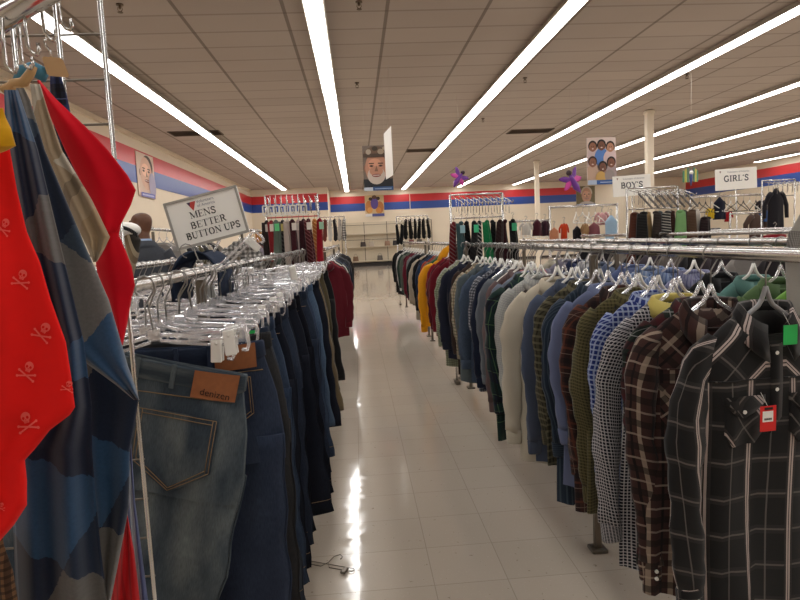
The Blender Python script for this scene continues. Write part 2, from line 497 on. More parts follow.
def _hanger_protos():
    P = {}
    def proto(kind, mat, wood=False):
        t = bpy.data.objects.new('clothes_hanger', None); COL.objects.link(t); t.empty_display_size = .05
        m = MB(); m.tube(hook_path(-.10), .0021, 6); m.build('hook', WIRE, t)
        m = MB()
        r = .0062
        A = [(.0, -.088), (.012, -.122), (.022, -.137), (.06, -.164), (.11, -.203), (.146, -.238), (.150, -.248), (.142, -.253), (.1, -.253)]
        m.tube([(x, 0, z) for x, z in A] + [(0, 0, -.253)] + [(-x, 0, z) for x, z in A[::-1]], r, 7)
        m.build('body', mat, t)
        return t
    P['white'] = proto('w', WHITEP); P['clear'] = proto('c', CLEAR); P['grey'] = proto('g', GREYP); P['black'] = proto('b', BLACKP); P['wood'] = proto('wd', WOOD)
    def clip(mat, clipmat):
        t = bpy.data.objects.new('clip_hanger', None); COL.objects.link(t); t.empty_display_size = .05
        m = MB(); m.tube(hook_path(-.105), .0021, 6); m.build('hook', WIRE, t)
        m = MB()
        # moulded I-section bar with a raised neck and looped ends
        m.rbox((0, 0, -.112), (.03, .012, .03), .003)
        for s in (-1, 1):
            m.tube([(s * .012, 0, -.115), (s * .07, 0, -.122), (s * .14, 0, -.126), (s * .185, 0, -.127)], .0055, 6)
            m.tube([(s * .012, 0, -.128), (s * .07, 0, -.138), (s * .14, 0, -.142), (s * .185, 0, -.143)], .0045, 6)
            m.tube([(s * .185, 0, -.127), (s * .20, 0, -.128), (s * .206, 0, -.14), (s * .206, 0, -.165), (s * .2, 0, -.178), (s * .188, 0, -.176)], .005, 6)
            for q in (.05, .1, .15): m.box((s * q, 0, -.131), (.004, .006, .014))
        m.build('bar', mat, t)
        for s in (-1, 1):
            m = MB(); x = s * .165
            m.rbox((x, -.009, -.155), (.026, .006, .058), .002, Matrix.Rotation(-.09, 3, 'X')); m.rbox((x, .009, -.155), (.026, .006, .058), .002, Matrix.Rotation(.09, 3, 'X'))
            m.tube([(x, -.013, -.14), (x, 0, -.128), (x, .013, -.14)], .0035, 6)
            m.build('clip', clipmat, t)
        return t
    P['clip'] = clip(CLEAR, CLEAR); P['clipw'] = clip(CLEAR, WHITEP)
    return P
HP = {}
_used = set()
def hanger(kind, x, y, label, rot=0, z=RZ, group='hangers', tilt=0):
    p = HP[kind]
    if kind not in _used:
        _used.add(kind); o = p; o.location = (x, y, z); o.rotation_euler = (0, tilt, rot)
    else:
        o = clone(p, (x, y, z), rot); o.rotation_euler = (0, tilt, rot)
    tag(o, label, 'hanger', group)
    return o

# ------------------------------------------------------------------ garments
def shirt(desc, short, mat, x, y, seed, where, hang='white', rot=0, L=.74, hw=.19, detail=1, sl=.70, grow=0, collar=None, cuff=None, kind='button_up_shirt', cat='shirt',
          zt=-.155, thick=1.0, z=RZ, group=None, inner=None, tags=(), lean=0, hood=False):
    L += grow; sl += grow
    rnd = random.Random(seed)
    t = thing(kind, desc + ' ' + where, cat, (x, y, z), rot, group)
    ph, fr = rnd.uniform(0, 6), rnd.uniform(5.5, 9)
    ph2 = rnd.uniform(0, 6)
    T = [(0, .064, .034, 0), (-.008, .092, .036, .0), (-.034, .134, .035, 0), (-.062, .162, .033, .002), (-.098, .180, .032, .004), (-.155, hw * .97, .034, .006), (-.3, hw, .036, .014), (-.5, hw * 1.02, .034, .020), (-L, hw * 1.04, .026, .024)]
    def prof(zz):
        a, b, c = tab(T, zz); return a, b * thick, c * thick
    def ysurf(xx, zz, side):
        a, b, c = prof(zz); q = max(0, 1 - (abs(xx) / a) ** 2.4) ** .5
        return side * b * q + c * (sin(fr * xx / a + ph + zz * 2.2) * .7 + .45 * sin(fr * 1.9 * xx / a + ph2 - zz * 3.1)) + .006 * sin(zz * 9 + ph2) + lean * zz
    N = 30
    zs = [0, -.008, -.018, -.03, -.045, -.06, -.075, -.092, -.115, -.15, -.165, -.167, -.2, -.26, -.33, -.4, -.47, -.54, -.6, -.66, -.73, -.79, -L + .06, -L + .03, -L]
    zs = sorted(set(v for v in zs if v >= -L), reverse=True)
    rows = []; uvs = []
    a0 = prof(0)[0]
    # inner neck lining then the rim
    rows.append([(a0 * .8 * cos(2 * pi * k / N), .024 * thick * sin(2 * pi * k / N), -.07 + zt) for k in range(N)]); uvs.append([(0, -.07)] * N)
    for zz in zs:
        a, b, c = prof(zz); r = []; u = []
        for k in range(N):
            an = 2 * pi * k / N; cx = cos(an); xx = a * (abs(cx) ** .82) * (1 if cx >= 0 else -1)
            side = 1 if sin(an) >= 0 else -1
            drop = 0
            if zz > -.05 and side < 0: drop = -(.055 if detail > 1 else .022) * (1 + zz / .05) * abs(sin(an)) ** 1.2
            hem = 0
            if zz < -L + .06: hem = (-.028 * (1 - abs(xx) / a * 1.2)) * (1 - (zz + L) / .06)
            z2 = zz + drop + hem
            r.append((xx, ysurf(xx, zz, side), z2 + zt)); u.append((xx + side * .004, z2) if detail < 2 or zz < -.166 else ((abs(xx) + z2) * .72, (z2 - abs(xx)) * .72))
        rows.append(r); uvs.append(u)
    m = MB(); m.grid(rows, True, uvs)
    body = m.build('body', mat, t)
    # sleeves
    for s in (-1, 1):
        yo = rnd.uniform(-.025, .02) * thick; xo = rnd.uniform(-.025, .018); sway = rnd.uniform(-.03, .03)
        sr = rnd.uniform(.82, 1.08); k0 = hw - .19; S = [(-.055, .146, 0, .022), (-.09, .172 + k0, yo * .2, .034), (-.135, .190 + k0 + xo * .3, yo * .5, .045 * sr), (-.24, .208 + k0 + xo, yo, .049 * sr), (-.36, .214 + k0 + xo, yo * 1.2, .047 * sr), (-.5, .208 + k0 + xo * 1.6, yo * 1.3 + sway * .5, .043 * sr), (-sl - .02, .196 + k0 + xo * 1.8, yo + sway, .035 * sr)]
        n = 16; rows = []; uvs = []; k2 = rnd.uniform(0, 6)
        K = 20 if detail else 10
        zz0 = -.055; bot = -(sl - .055)
        for i in range(K + 1):
            zz = lerp(zz0, bot, i / K); cx, cy, rr = tab(S, zz)
            wr = 1 + .07 * sin(zz * 55 + k2) + .08 * sin(zz * 21 + k2 * 2)
            r = []; u = []
            for k in range(n):
                an = 2 * pi * k / n
                fold = 1 + .15 * cos(3 * an + k2 + zz * 7)
                r.append((s * cx + rr * wr * fold * cos(an) * 1.05, cy + rr * .60 * wr * fold * sin(an) * thick, zz + zt + .012 * cos(an) * s)); u.append((k / n * 2 * pi * rr + .3 * s, zz * 1.02))
            rows.append(r); uvs.append(u)
        m = MB(); m.grid(rows, True, uvs, True); sv = m.build('sleeve', mat, t)
        if detail:
            rows = []; uvs = []
            for zz, g in ((bot + .012, .96), (bot + .006, 1.06), (bot - .05, 1.06), (bot - .056, .98), (bot - .04, .9)):
                cx, cy, rr = tab(S, max(zz, -sl - .02)); r = []; u = []
                for k in range(n):
                    an = 2 * pi * k / n
                    r.append((s * cx + rr * g * cos(an), cy + rr * g * .60 * sin(an) * thick, zz + zt)); u.append((zz * 2.2, k / n * 2 * pi * rr))
                rows.append(r); uvs.append(u)
            m = MB(); m.grid(rows, True, uvs); cf = m.build('cuff', cuff or mat, sv)
            if detail > 1:
                for q in range(2):
                    m = MB(); cx, cy, rr = tab(S, bot)
                    m.tube([(s * cx - s * .01, cy - rr * .66, bot - .018 - .022 * q + zt), (s * cx - s * .01, cy - rr * .66 - .005, bot - .018 - .022 * q + zt)], .0055, 10); m.build('button', WHITEP, cf)
    # collar
    if detail and not hood:
        rows = []; n = 26; uvs = []
        for i in range(n + 1):
            an = lerp(-pi / 2 + .34, 1.5 * pi - .34, i / n)
            f = abs(i / n - .5) * 2                       # 0 at the back, 1 at the two points
            sd = sin(an); fd = max(0, -sd)
            bx, by = .068 * cos(an), .036 * thick * sin(an)
            base = -(.055 if detail > 1 else .022) * fd ** 1.2
            stand = (.024 if detail > 1 else .014) - .006 * f
            ox, oy = cos(an), sin(an)
            point = (.040 if detail > 1 else .028) + .036 * max(0, f - .55) / .45
            out = .018 + .014 * f
            ln = (-.085 * .0)
            r = [(bx * .98, by * .98, base - .008), (bx * .96, by * .96, base + stand), (bx * 1.04 + ox * .004, by * 1.04 + oy * .004, base + stand + .006),
                 (bx + ox * out * .8, by + oy * .014, base + stand - point * .5), (bx + ox * out * 1.1, by + oy * .016 - .012 * f, base + stand - point - .012),
                 (bx + ox * out * .6, by + oy * .010 - .010 * f, base + stand - point * .9)]
            rows.append([(a, b, c + zt) for a, b, c in r])
            uvs.append([(i * .012, q * .013) for q in range(6)])
        m = MB(); m.grid(rows, True, uvs, True); m.build('collar', collar or mat, t)
    if hood:
        m = MB(); m.tube([(-.05, 0, zt - .03), (-.03, -.005, zt + .03), (.0, -.008, zt + .075), (.035, 0, zt + .10), (.07, .01, zt + .08)], [.055, .05, .045, .042, .03], 12); m.build('hood', mat, t)
    if detail:
        m = MB(); rows = []; uvs = []
        for i in range(18):
            zz = lerp(-.075, -L + .03, i / 17)
            rows.append([(xx, ysurf(xx, zz, -1) - d, zz + zt) for xx, d in ((-.017, -.004), (-.016, .005), (.016, .005), (.017, -.004))]); uvs.append([(q * .011 + .013, zz) for q in range(4)])
        m.grid(rows, False, uvs); pk = m.build('placket', mat, t)
        if detail > 1:
            for i in range(6):
                zz = -.10 - .095 * i
                if zz < -L + .05: break
                m = MB(); yy = ysurf(0, zz, -1)
                m.tube([(0, yy - .002, zz + zt), (0, yy - .0065, zz + zt)], [.0058, .005], 12); m.build('button', WHITEP, pk)
            for s in (-1, 1):
                m = MB(); rows = []; uvs = []
                for i in range(9):
                    zz = lerp(-.215, -.335, i / 8)
                    tp = 1 if i < 7 else 1 - .18 * (i - 6)
                    rows.append([(s * .092 + dx * tp, ysurf(s * .092 + dx * tp, zz, -1) - d, zz + zt) for dx, d in ((-.056, -.002), (-.055, .004), (-.028, .004), (0, .004), (.028, .004), (.055, .004), (.056, -.002))])
                    uvs.append([(rows[-1][q][0] * .8 + zz * .6, zz * .8 - rows[-1][q][0] * .6) for q in range(7)])
                m.grid(rows, False, uvs); pc = m.build('chest_pocket', mat, t)
                m = MB(); rows = []; uvs = []
                for i in range(6):
                    zz = lerp(-.205, -.252, i / 5); w = 1 if i < 3 else 1 - .16 * (i - 2)
                    rows.append([(s * .092 + dx * w, ysurf(s * .092 + dx * w, zz, -1) - d, zz + zt - .012 * (1 - abs(dx) / .058) * (i > 2)) for dx, d in ((-.058, -.001), (-.057, .0075), (0, .0085), (.057, .0075), (.058, -.001))])
                    uvs.append([(rows[-1][q][0] * .7 + zz * .7, zz * .7 - rows[-1][q][0] * .7) for q in range(5)])
                m.grid(rows, False, uvs); fl = m.build('pocket_flap', mat, pc)
                m = MB(); yy = ysurf(s * .092, -.245, -1); m.tube([(s * .092, yy - .006, -.247 + zt), (s * .092, yy - .0115, -.247 + zt)], .0052, 10); m.build('button', WHITEP, pc)
            m = MB(); m.tube([(xx, ysurf(xx, -.166, -1) - .001, -.166 + zt) for xx in [lerp(-.18, .18, q / 16) for q in range(17)]], .0022, 5); m.build('yoke_seam', mat, t)
    for tx, tz, w, h, c, nm in tags:
        yy = -.07 * thick
        tg = MB(); tg.rbox((tx, yy, tz), (w, .002, h), .0008); o = tg.build('price_tag', plain('tag ' + nm, c, .5), t); o['label'] = nm + ' price tag'
        st = MB(); st.tube([(tx, yy, tz + h / 2 - .004), (tx - .005, yy + .02, tz + h / 2 + .03)], .0007, 5); st.build('tag_string', WHITEP, o)
        if nm == 'red cardboard':
            q = MB(); q.rbox((tx - .002, yy - .0016, tz + .006), (w * .66, .001, h * .42), .0004); q.build('price_sticker', PAPER, o)
            q = MB()
            for i in range(7): q.box((tx - .011 + i * .003, yy - .0024, tz - .0005), (.0014 if i % 2 else .0022, .0006, .005))
            q.build('bar_code', BLACKP, o)
            q = MB(); q.box((tx, yy - .0018, tz + h * .40), (w * .5, .001, .006)); q.build('slot', BLACKP, o)
    return t

STITCH = plain('tan stitching', (128, 104, 74), .8)
LEATHER = plain('tan leather patch', (140, 84, 46), .6, noise=.25, scale=60)
def jeans(desc, short, mat, x, y, seed, where, rot=0, z=RZ, zt=-.17, L=.98, hw=.215, shear=.07, patch=None, pocket=True, detail=1, tagc=None, leg=.105, group=None, kind='jeans', cat='jeans', waist_tilt=0, roll=0, pk=1.0):
    rnd = random.Random(seed)
    t = thing(kind, desc + ' ' + where, cat, (x, y, z), rot, group); t.rotation_euler = (0, roll, rot)
    ph = rnd.uniform(0, 6)
    CR = -.27
    T = [(0, hw, .018), (-.05, hw * 1.03, .020), (-.13, hw * 1.12, .026), (CR, hw * 1.17, .030), (CR - .05, hw * 1.15, .030)]
    def sh(zz): return shear * (-zz) ** 1.3
    def ys(xx, zz, side):
        a, b = tab(T, zz); xl = xx - sh(zz)
        q = max(0, 1 - (abs(xl) / a) ** 2.6) ** .5
        return side * b * q + .010 * sin(xl * 17 + ph) * min(1, -zz * 5) + .005 * sin(zz * 11 + ph)
    N = 32; rows = []; uvs = []
    def top(xx): return waist_tilt * xx - .010 * (1 - (xx / hw) ** 2)
    rows.append([(hw * .93 * cos(2 * pi * k / N), .012 * sin(2 * pi * k / N), -.05 + zt) for k in range(N)]); uvs.append([(0, 0)] * N)
    for zz in (0, -.012, -.04, -.07, -.1, -.14, -.18, -.22, -.26, -.3, -.32):
        a, b = tab(T, zz); r = []; u = []
        for k in range(N):
            c = cos(2 * pi * k / N); xl = a * abs(c) ** .8 * (1 if c >= 0 else -1); side = 1 if sin(2 * pi * k / N) >= 0 else -1
            xx = xl + sh(zz)
            crotch = -.0 if zz > -.3 else 0
            r.append((xx, ys(xx, zz, side), zz + zt + top(xl) * max(0, 1 + zz / .3))); u.append((xl + side * .7, zz))
        rows.append(r); uvs.append(u)
    m = MB(); m.grid(rows, True, uvs); m.build('hips', mat, t)
    for s in (-1, 1):
        rows = []; uvs = []; n = 20; k2 = rnd.uniform(0, 6); yb = s * .006
        lg = leg * rnd.uniform(.94, 1.06); sway = rnd.uniform(-.015, .02)
        for i in range(19):
            f = i / 18; zz = lerp(CR + .02, -L, f)
            hw2 = lerp(hw * .575, lg, min(1, f * 1.6)); ht = lerp(.028, .034, min(1, f * 2)); cx = s * lerp(hw * .59, lg * 1.03, f) + sh(zz) + sway * f
            wr = 1 + .05 * sin(zz * 31 + k2) * min(1, f * 3)
            r = []; u = []
            for k in range(n):
                an = 2 * pi * k / n; c = cos(an); q = abs(c) ** .85 * (1 if c >= 0 else -1)
                r.append((cx + hw2 * q * wr, ht * sin(an) * wr + yb + .010 * sin(q * 3 + k2 + zz * 4) + .005 * sin(zz * 11 + ph), zz + zt)); u.append((cx - sh(zz) + hw2 * q + (-.7 if an > pi else .7), zz))
            rows.append(r); uvs.append(u)
        m = MB(); m.grid(rows, True, uvs, True); lo = m.build('leg', mat, t)
        if detail:
            # outer side seam and hem stitching
            m = MB(); sp = [(p[0][0] - .0 if s > 0 else p[n // 2][0], (p[0][1] if s > 0 else p[n // 2][1]) - .002, p[0][2]) for p in rows]
            m.tube([(a + s * .0012, b - .002, c) for a, b, c in sp], .0022, 5)
            m.build('side_seam', mat, lo)
            m = MB(); hr = rows[-2]; rr = [(p[0], p[1] - .001 if p[1] < yb else p[1] + .001, p[2] + .02) for p in hr]
            m.tube(rr + [rr[0]], .0014, 4); m.build('hem_stitching', STITCH, lo)
    # waistband
    rows = []; uvs = []
    for zz, g in ((-.004, .98), (.003, 1.0), (.003, 1.02), (-.002, 1.03), (-.038, 1.035), (-.042, 1.0)):
        r = []; u = []
        for k in range(N):
            c = cos(2 * pi * k / N); xl = hw * g * abs(c) ** .8 * (1 if c >= 0 else -1); side = 1 if sin(2 * pi * k / N) >= 0 else -1
            r.append((xl + sh(min(0, zz)), ys(xl / 1.036, min(0, zz), side) * 1.0 + side * .0035 * (g > 1), zz + zt + top(xl))); u.append((zz * 3, xl + side))
        rows.append(r); uvs.append(u)
    m = MB(); m.grid(rows, True, uvs); wb = m.build('waistband', mat, t)
    if detail:
        for xl in (-.13, 0, .085, .19):
            if abs(xl) > hw * .95 or (patch and abs(xl - patch) < .06): continue
            m = MB(); yy = ys(xl, -.02, -1) - .006
            m.rbox((xl, yy, -.022 + zt + top(xl)), (.012, .005, .058), .001); m.build('belt_loop', mat, wb)
        if pocket:
            for s in (-1, 1):
                m = MB(); rows = []; uvs = []
                for i in range(10):
                    f = i / 9; zz = -.085 - .02 * (pk - 1) * 5 - .15 * pk * f
                    wl = -.074 * pk if f < .68 else lerp(-.074 * pk, 0, (f - .68) / .32); wr_ = .074 * pk if f < .68 else lerp(.074 * pk, 0, (f - .68) / .32)
                    xs = [lerp(wl, wr_, q / 8) + s * .112 + sh(zz) for q in range(9)]
                    rows.append([(xx, ys(xx, zz, -1) - .0045, zz + zt) for xx in xs]); uvs.append([(xx, zz + .4) for xx in xs])
                m.grid(rows, False, uvs); pko = m.build('back_pocket', mat, t)
                m = MB(); off = s * .112
                zo = -.089 - .02 * (pk - 1) * 5; edge = [(-.070 * pk, zo), (-.070 * pk, zo - .096 * pk), (0, zo - .142 * pk), (.070 * pk, zo - .096 * pk), (.070 * pk, zo)]
                def pt(a, b): 
                    xx = a + off + sh(b); return (xx, ys(xx, b, -1) - .0062, b + zt)
                for e0, e1 in zip(edge, edge[1:] + edge[:1]):
                    for w in ((0, .006) if e0[1] == e1[1] or True else (0,)):
                        cxx = lambda a: a * (1 - w / .07); 
                        m.tube([pt(lerp(cxx(e0[0]), cxx(e1[0]), q / 5), lerp(e0[1], e1[1], q / 5) + (w if e0[1] < zo - .1 * pk or e1[1] < zo - .1 * pk else (-w * 1.6 if e0[1] == e1[1] else 0))) for q in range(6)], .0011, 4)
                m.build('pocket_stitching', STITCH, pko)
            # yoke seam
            m = MB(); m.tube([(xx, ys(xx, -.07 - .02 * abs(xx - sh(-.07)) / .2 * -1, -1) - .002, -.082 + .04 * abs(xx) + zt) for xx in [lerp(-hw, hw, q / 14) for q in range(15)]], .0013, 4); m.build('yoke_seam', STITCH, t)
    if patch:
        m = MB(); px = patch; rows = []; uvs = []
        for i in range(4):
            zz = lerp(.002, -.062, i / 3)
            xs = [lerp(-.052, .052, q / 6) + px for q in range(7)]
            rows.append([(xx, ys(xx, min(0, zz), -1) - .0085, zz + zt + top(xx)) for xx in xs]); uvs.append([(xx, zz) for xx in xs])
        m.grid(rows, False, uvs); pp = m.build('leather_patch', LEATHER, t); pp['label'] = 'tan leather waistband patch'
        if patch > .1 and y < 1.5:
            o = text_mesh('patch_print', 'denizen', .023, plain('patch print', (52, 26, 12), .8), pp)
            o.location = (px + .004, ys(px, -.04, -1) - .0135, -.054 + zt + top(px)); o.rotation_euler = (R(90), -math.atan(waist_tilt), 0)
    if tagc:
        c, nm, tx, tz = tagc
        m = MB(); m.rbox((tx, -.045, tz + zt), (.035, .002, .06), .0006); o = m.build('price_tag', plain('tag ' + nm, c, .5), t); o['label'] = nm + ' price tag'
    return t

# ------------------------------------------------------------------ flat lettering
def strokes(ch):
    A = lambda cx, cy, rx, ry, a0, a1, n=12: [(cx + rx * cos(R(lerp(a0, a1, i / n))), cy + ry * sin(R(lerp(a0, a1, i / n)))) for i in range(n + 1)]
    V = lambda x: ('k', [(x, 0), (x, 1)]); S = lambda x, y, w=.24: ('t', [(x - w / 2, y), (x + w / 2, y)])
    D = {
     'M': (1.1, [('t', [(.16, 0), (.16, 1)]), ('k', [(.16, 1), (.55, .05)]), ('t', [(.55, .05), (.92, 1)]), V(.92), S(.14, .02), S(.1, .98, .2), S(.92, .02, .3), S(.98, .98, .2)]),
     'N': (.95, [('t', [(.16, 0), (.16, 1)]), ('k', [(.16, 1), (.78, 0)]), ('t', [(.78, 0), (.78, 1)]), S(.16, .02, .3), S(.1, .98, .22), S(.78, .98, .3)]),
     'E': (.78, [V(.2), ('t', [(.05, .02), (.68, .02), (.70, .25)]), ('t', [(.05, .98), (.66, .98), (.68, .76)]), ('t', [(.2, .5), (.5, .5)]), ('t', [(.5, .38), (.5, .62)])]),
     'S': (.72, [('k', [(.6, .80), (.5, .95), (.32, .98), (.15, .88), (.14, .7), (.28, .57), (.48, .46), (.6, .3), (.55, .1), (.36, .02), (.18, .06), (.08, .22)]), ('t', [(.6, .7), (.6, .98)]), ('t', [(.08, .02), (.08, .3)])]),
     'B': (.82, [V(.2), ('k', A(.38, .75, .24, .23, -90, 90)), ('k', A(.4, .26, .30, .24, -90, 90)), ('t', [(.05, .98), (.4, .98)]), ('t', [(.05, .02), (.42, .02)]), ('t', [(.2, .52), (.4, .52)])]),
     'T': (.8, [V(.4), ('t', [(.06, .76), (.08, .98), (.72, .98), (.74, .76)]), S(.4, .02, .36)]),
     'R': (.9, [V(.2), ('k', A(.4, .74, .24, .24, -90, 90)), ('t', [(.05, .98), (.42, .98)]), ('t', [(.2, .5), (.42, .5)]), ('k', [(.42, .5), (.72, .03)]), S(.2, .02, .32), S(.76, .02, .2)]),
     'U': (.92, [('k', [(.2, 1), (.2, .32)] + A(.47, .3, .27, .28, 180, 300, 8)), ('t', A(.47, .3, .27, .28, 300, 360, 4) + [(.74, 1)]), S(.2, .98, .34), S(.74, .98, .28)]),
     'O': (.95, [('k', A(.46, .5, .34, .48, 110, 250)), ('k', A(.46, .5, .34, .48, -70, 70)), ('t', A(.46, .5, .34, .48, 70, 110, 4)), ('t', A(.46, .5, .34, .48, 250, 290, 4))]),
     'P': (.8, [V(.2), ('k', A(.4, .72, .26, .26, -90, 90)), ('t', [(.05, .98), (.42, .98)]), ('t', [(.2, .46), (.42, .46)]), S(.2, .02, .34)]),
     'Y': (.85, [('k', [(.1, 1), (.42, .48)]), ('t', [(.42, .48), (.74, 1)]), ('k', [(.42, .48), (.42, 0)]), S(.42, .02, .32), S(.1, .98, .26), S(.74, .98, .24)]),
     'G': (.95, [('k', A(.5, .5, .38, .48, 60, 300)), ('k', [(.74, .06), (.74, .42)]), ('t', [(.55, .42), (.88, .42)]), ('t', [(.74, .7), (.74, .96)])]),
     'I': (.42, [V(.2), S(.2, .02, .34), S(.2, .98, .34)]),
     'L': (.75, [V(.2), ('t', [(.05, .02), (.64, .02), (.67, .28)]), S(.2, .98, .34)]),
     "'": (.3, [('k', [(.14, 1), (.12, .78)])]), ' ': (.4, []),
    }
    return D[ch]

def lettering(m, text, x0, z0, h, y, fn, sx=1.0, wk=.17, wt=.06, center=True, mi=0):
    W = sum(strokes(c)[0] for c in text) * h * sx
    x = x0 - W / 2 if center else x0
    for c in text:
        w, st = strokes(c)
        for kind, pts in st:
            hw_ = (wk if kind == 'k' else wt) * h / 2
            P = [Vector((x + p[0] * h * sx, z0 + p[1] * h)) for p in pts]
            L = []; Rr = []
            for i, p in enumerate(P):
                d = (P[min(i + 1, len(P) - 1)] - P[max(0, i - 1)]).normalized(); n = Vector((-d.y, d.x)) * hw_
                L.append(p + n); Rr.append(p - n)
            for i in range(len(P) - 1):
                b = len(m.v)
                m.v.extend(fn(q.x, q.y, y) for q in (L[i], L[i + 1], Rr[i + 1], Rr[i])); m.face((b, b + 1, b + 2, b + 3), None, mi, False)
        x += w * h * sx

def ell(cx, cy, rx, ry, a0=0, a1=360, n=24):
    return [(cx + rx * cos(R(lerp(a0, a1, i / n))), cy + ry * sin(R(lerp(a0, a1, i / n)))) for i in range(n if a1 - a0 == 360 else n + 1)]

exec_after = []
# ------------------------------------------------------------------ hung cloths in the near corner
def drape(name, mat, rows, Y0, parent=None, bulge=.03, wave=.012, k=2.0, ph=0, thick=.02, slope=0, rot_uv=0, ycurve=None):
    """a folded cloth hanging down: a closed shell with real folds and thickness; returns (object, surface function)"""
    def interp(y):
        for p, q in zip(rows, rows[1:]):
            if y <= q[0]:
                t = (y - p[0]) / (q[0] - p[0]); return lerp(p[1], q[1], t), lerp(p[2], q[2], t)
        return rows[-1][1:]
    def S(s, y, back=0):
        xl, xr = interp(y); f = (y - rows[0][0]) / (rows[-1][0] - rows[0][0])
        px = lerp(xl, xr, s)
        Y = Y0 + slope * f - bulge * (sin(pi * min(1, max(0, s))) ** .7) * (.4 + .6 * f) + wave * sin(2 * pi * k * s + ph + f * 1.7) * (.35 + .65 * f) + wave * .4 * sin(f * 9 + ph)
        if back: Y = Y0 + slope * f + thick * (sin(pi * min(1, max(0, s))) ** .5) + wave * .4 * sin(f * 9 + ph)
        return Vector(at(px, y, Y))
    ys = sorted(set([r[0] for r in rows] + [lerp(rows[0][0], rows[-1][0], i / 44) for i in range(45)]))
    n = 26; R_ = []; U = []
    for y in ys:
        fr = [S(j / n, y) for j in range(n + 1)]; bk = [S(1 - j / n, y, 1) for j in range(1, n)]
        ring = fr + bk
        # width of cloth measured from the middle so the weave keeps its scale
        R_.append(ring); U.append([(p[0] + (0 if j <= n else .37), p[2]) for j, p in enumerate(ring)])
    m = MB(); m.grid(R_, True, U, True)
    o = m.build(name, mat, parent)
    return o, S

def blocks(name, cols, size, rot):
    """big brushed fleece check"""
    if name in _M: return _M[name]
    m, nt, b = new_mat(name)
    x, y, tc = uv_xy(nt, rot)
    fz = noisen(nt, 160, 2, tc.outputs['UV']); x = mathn(nt, 'ADD', x, mathn(nt, 'MULTIPLY', fz, .008)); y = mathn(nt, 'ADD', y, mathn(nt, 'MULTIPLY', fz, .008))
    gx = mathn(nt, 'FLOOR', mathn(nt, 'DIVIDE', x, size)); gy = mathn(nt, 'FLOOR', mathn(nt, 'DIVIDE', y, size))
    px = mathn(nt, 'FRACT', mathn(nt, 'MULTIPLY', gx, .5)); py = mathn(nt, 'FRACT', mathn(nt, 'MULTIPLY', gy, .5))
    px = mathn(nt, 'GREATER_THAN', px, .25); py = mathn(nt, 'GREATER_THAN', py, .25)
    a = mixc(nt, py, fab(cols[0], 1.5), fab(cols[1], 1.5)); c = mixc(nt, py, fab(cols[2], 1.25), fab(cols[3], 1.5))
    col = mixc(nt, px, a, c)
    n = noisen(nt, 220, 4, tc.outputs['UV'], .7)
    k = mathn(nt, 'MULTIPLY_ADD', n, .6, .7)
    cc = nt.nodes.new('ShaderNodeCombineColor')
    for i in range(3): nt.links.new(k, cc.inputs[i])
    col = mixc(nt, 1.0, col, cc.outputs[0], 'MULTIPLY')
    nt.links.new(col, b.inputs['Base Color']); b.inputs['Roughness'].default_value = 1; b.inputs['Specular IOR Level'].default_value = .1; b.inputs['Sheen Weight'].default_value = .3
    _M[name] = m
    return m

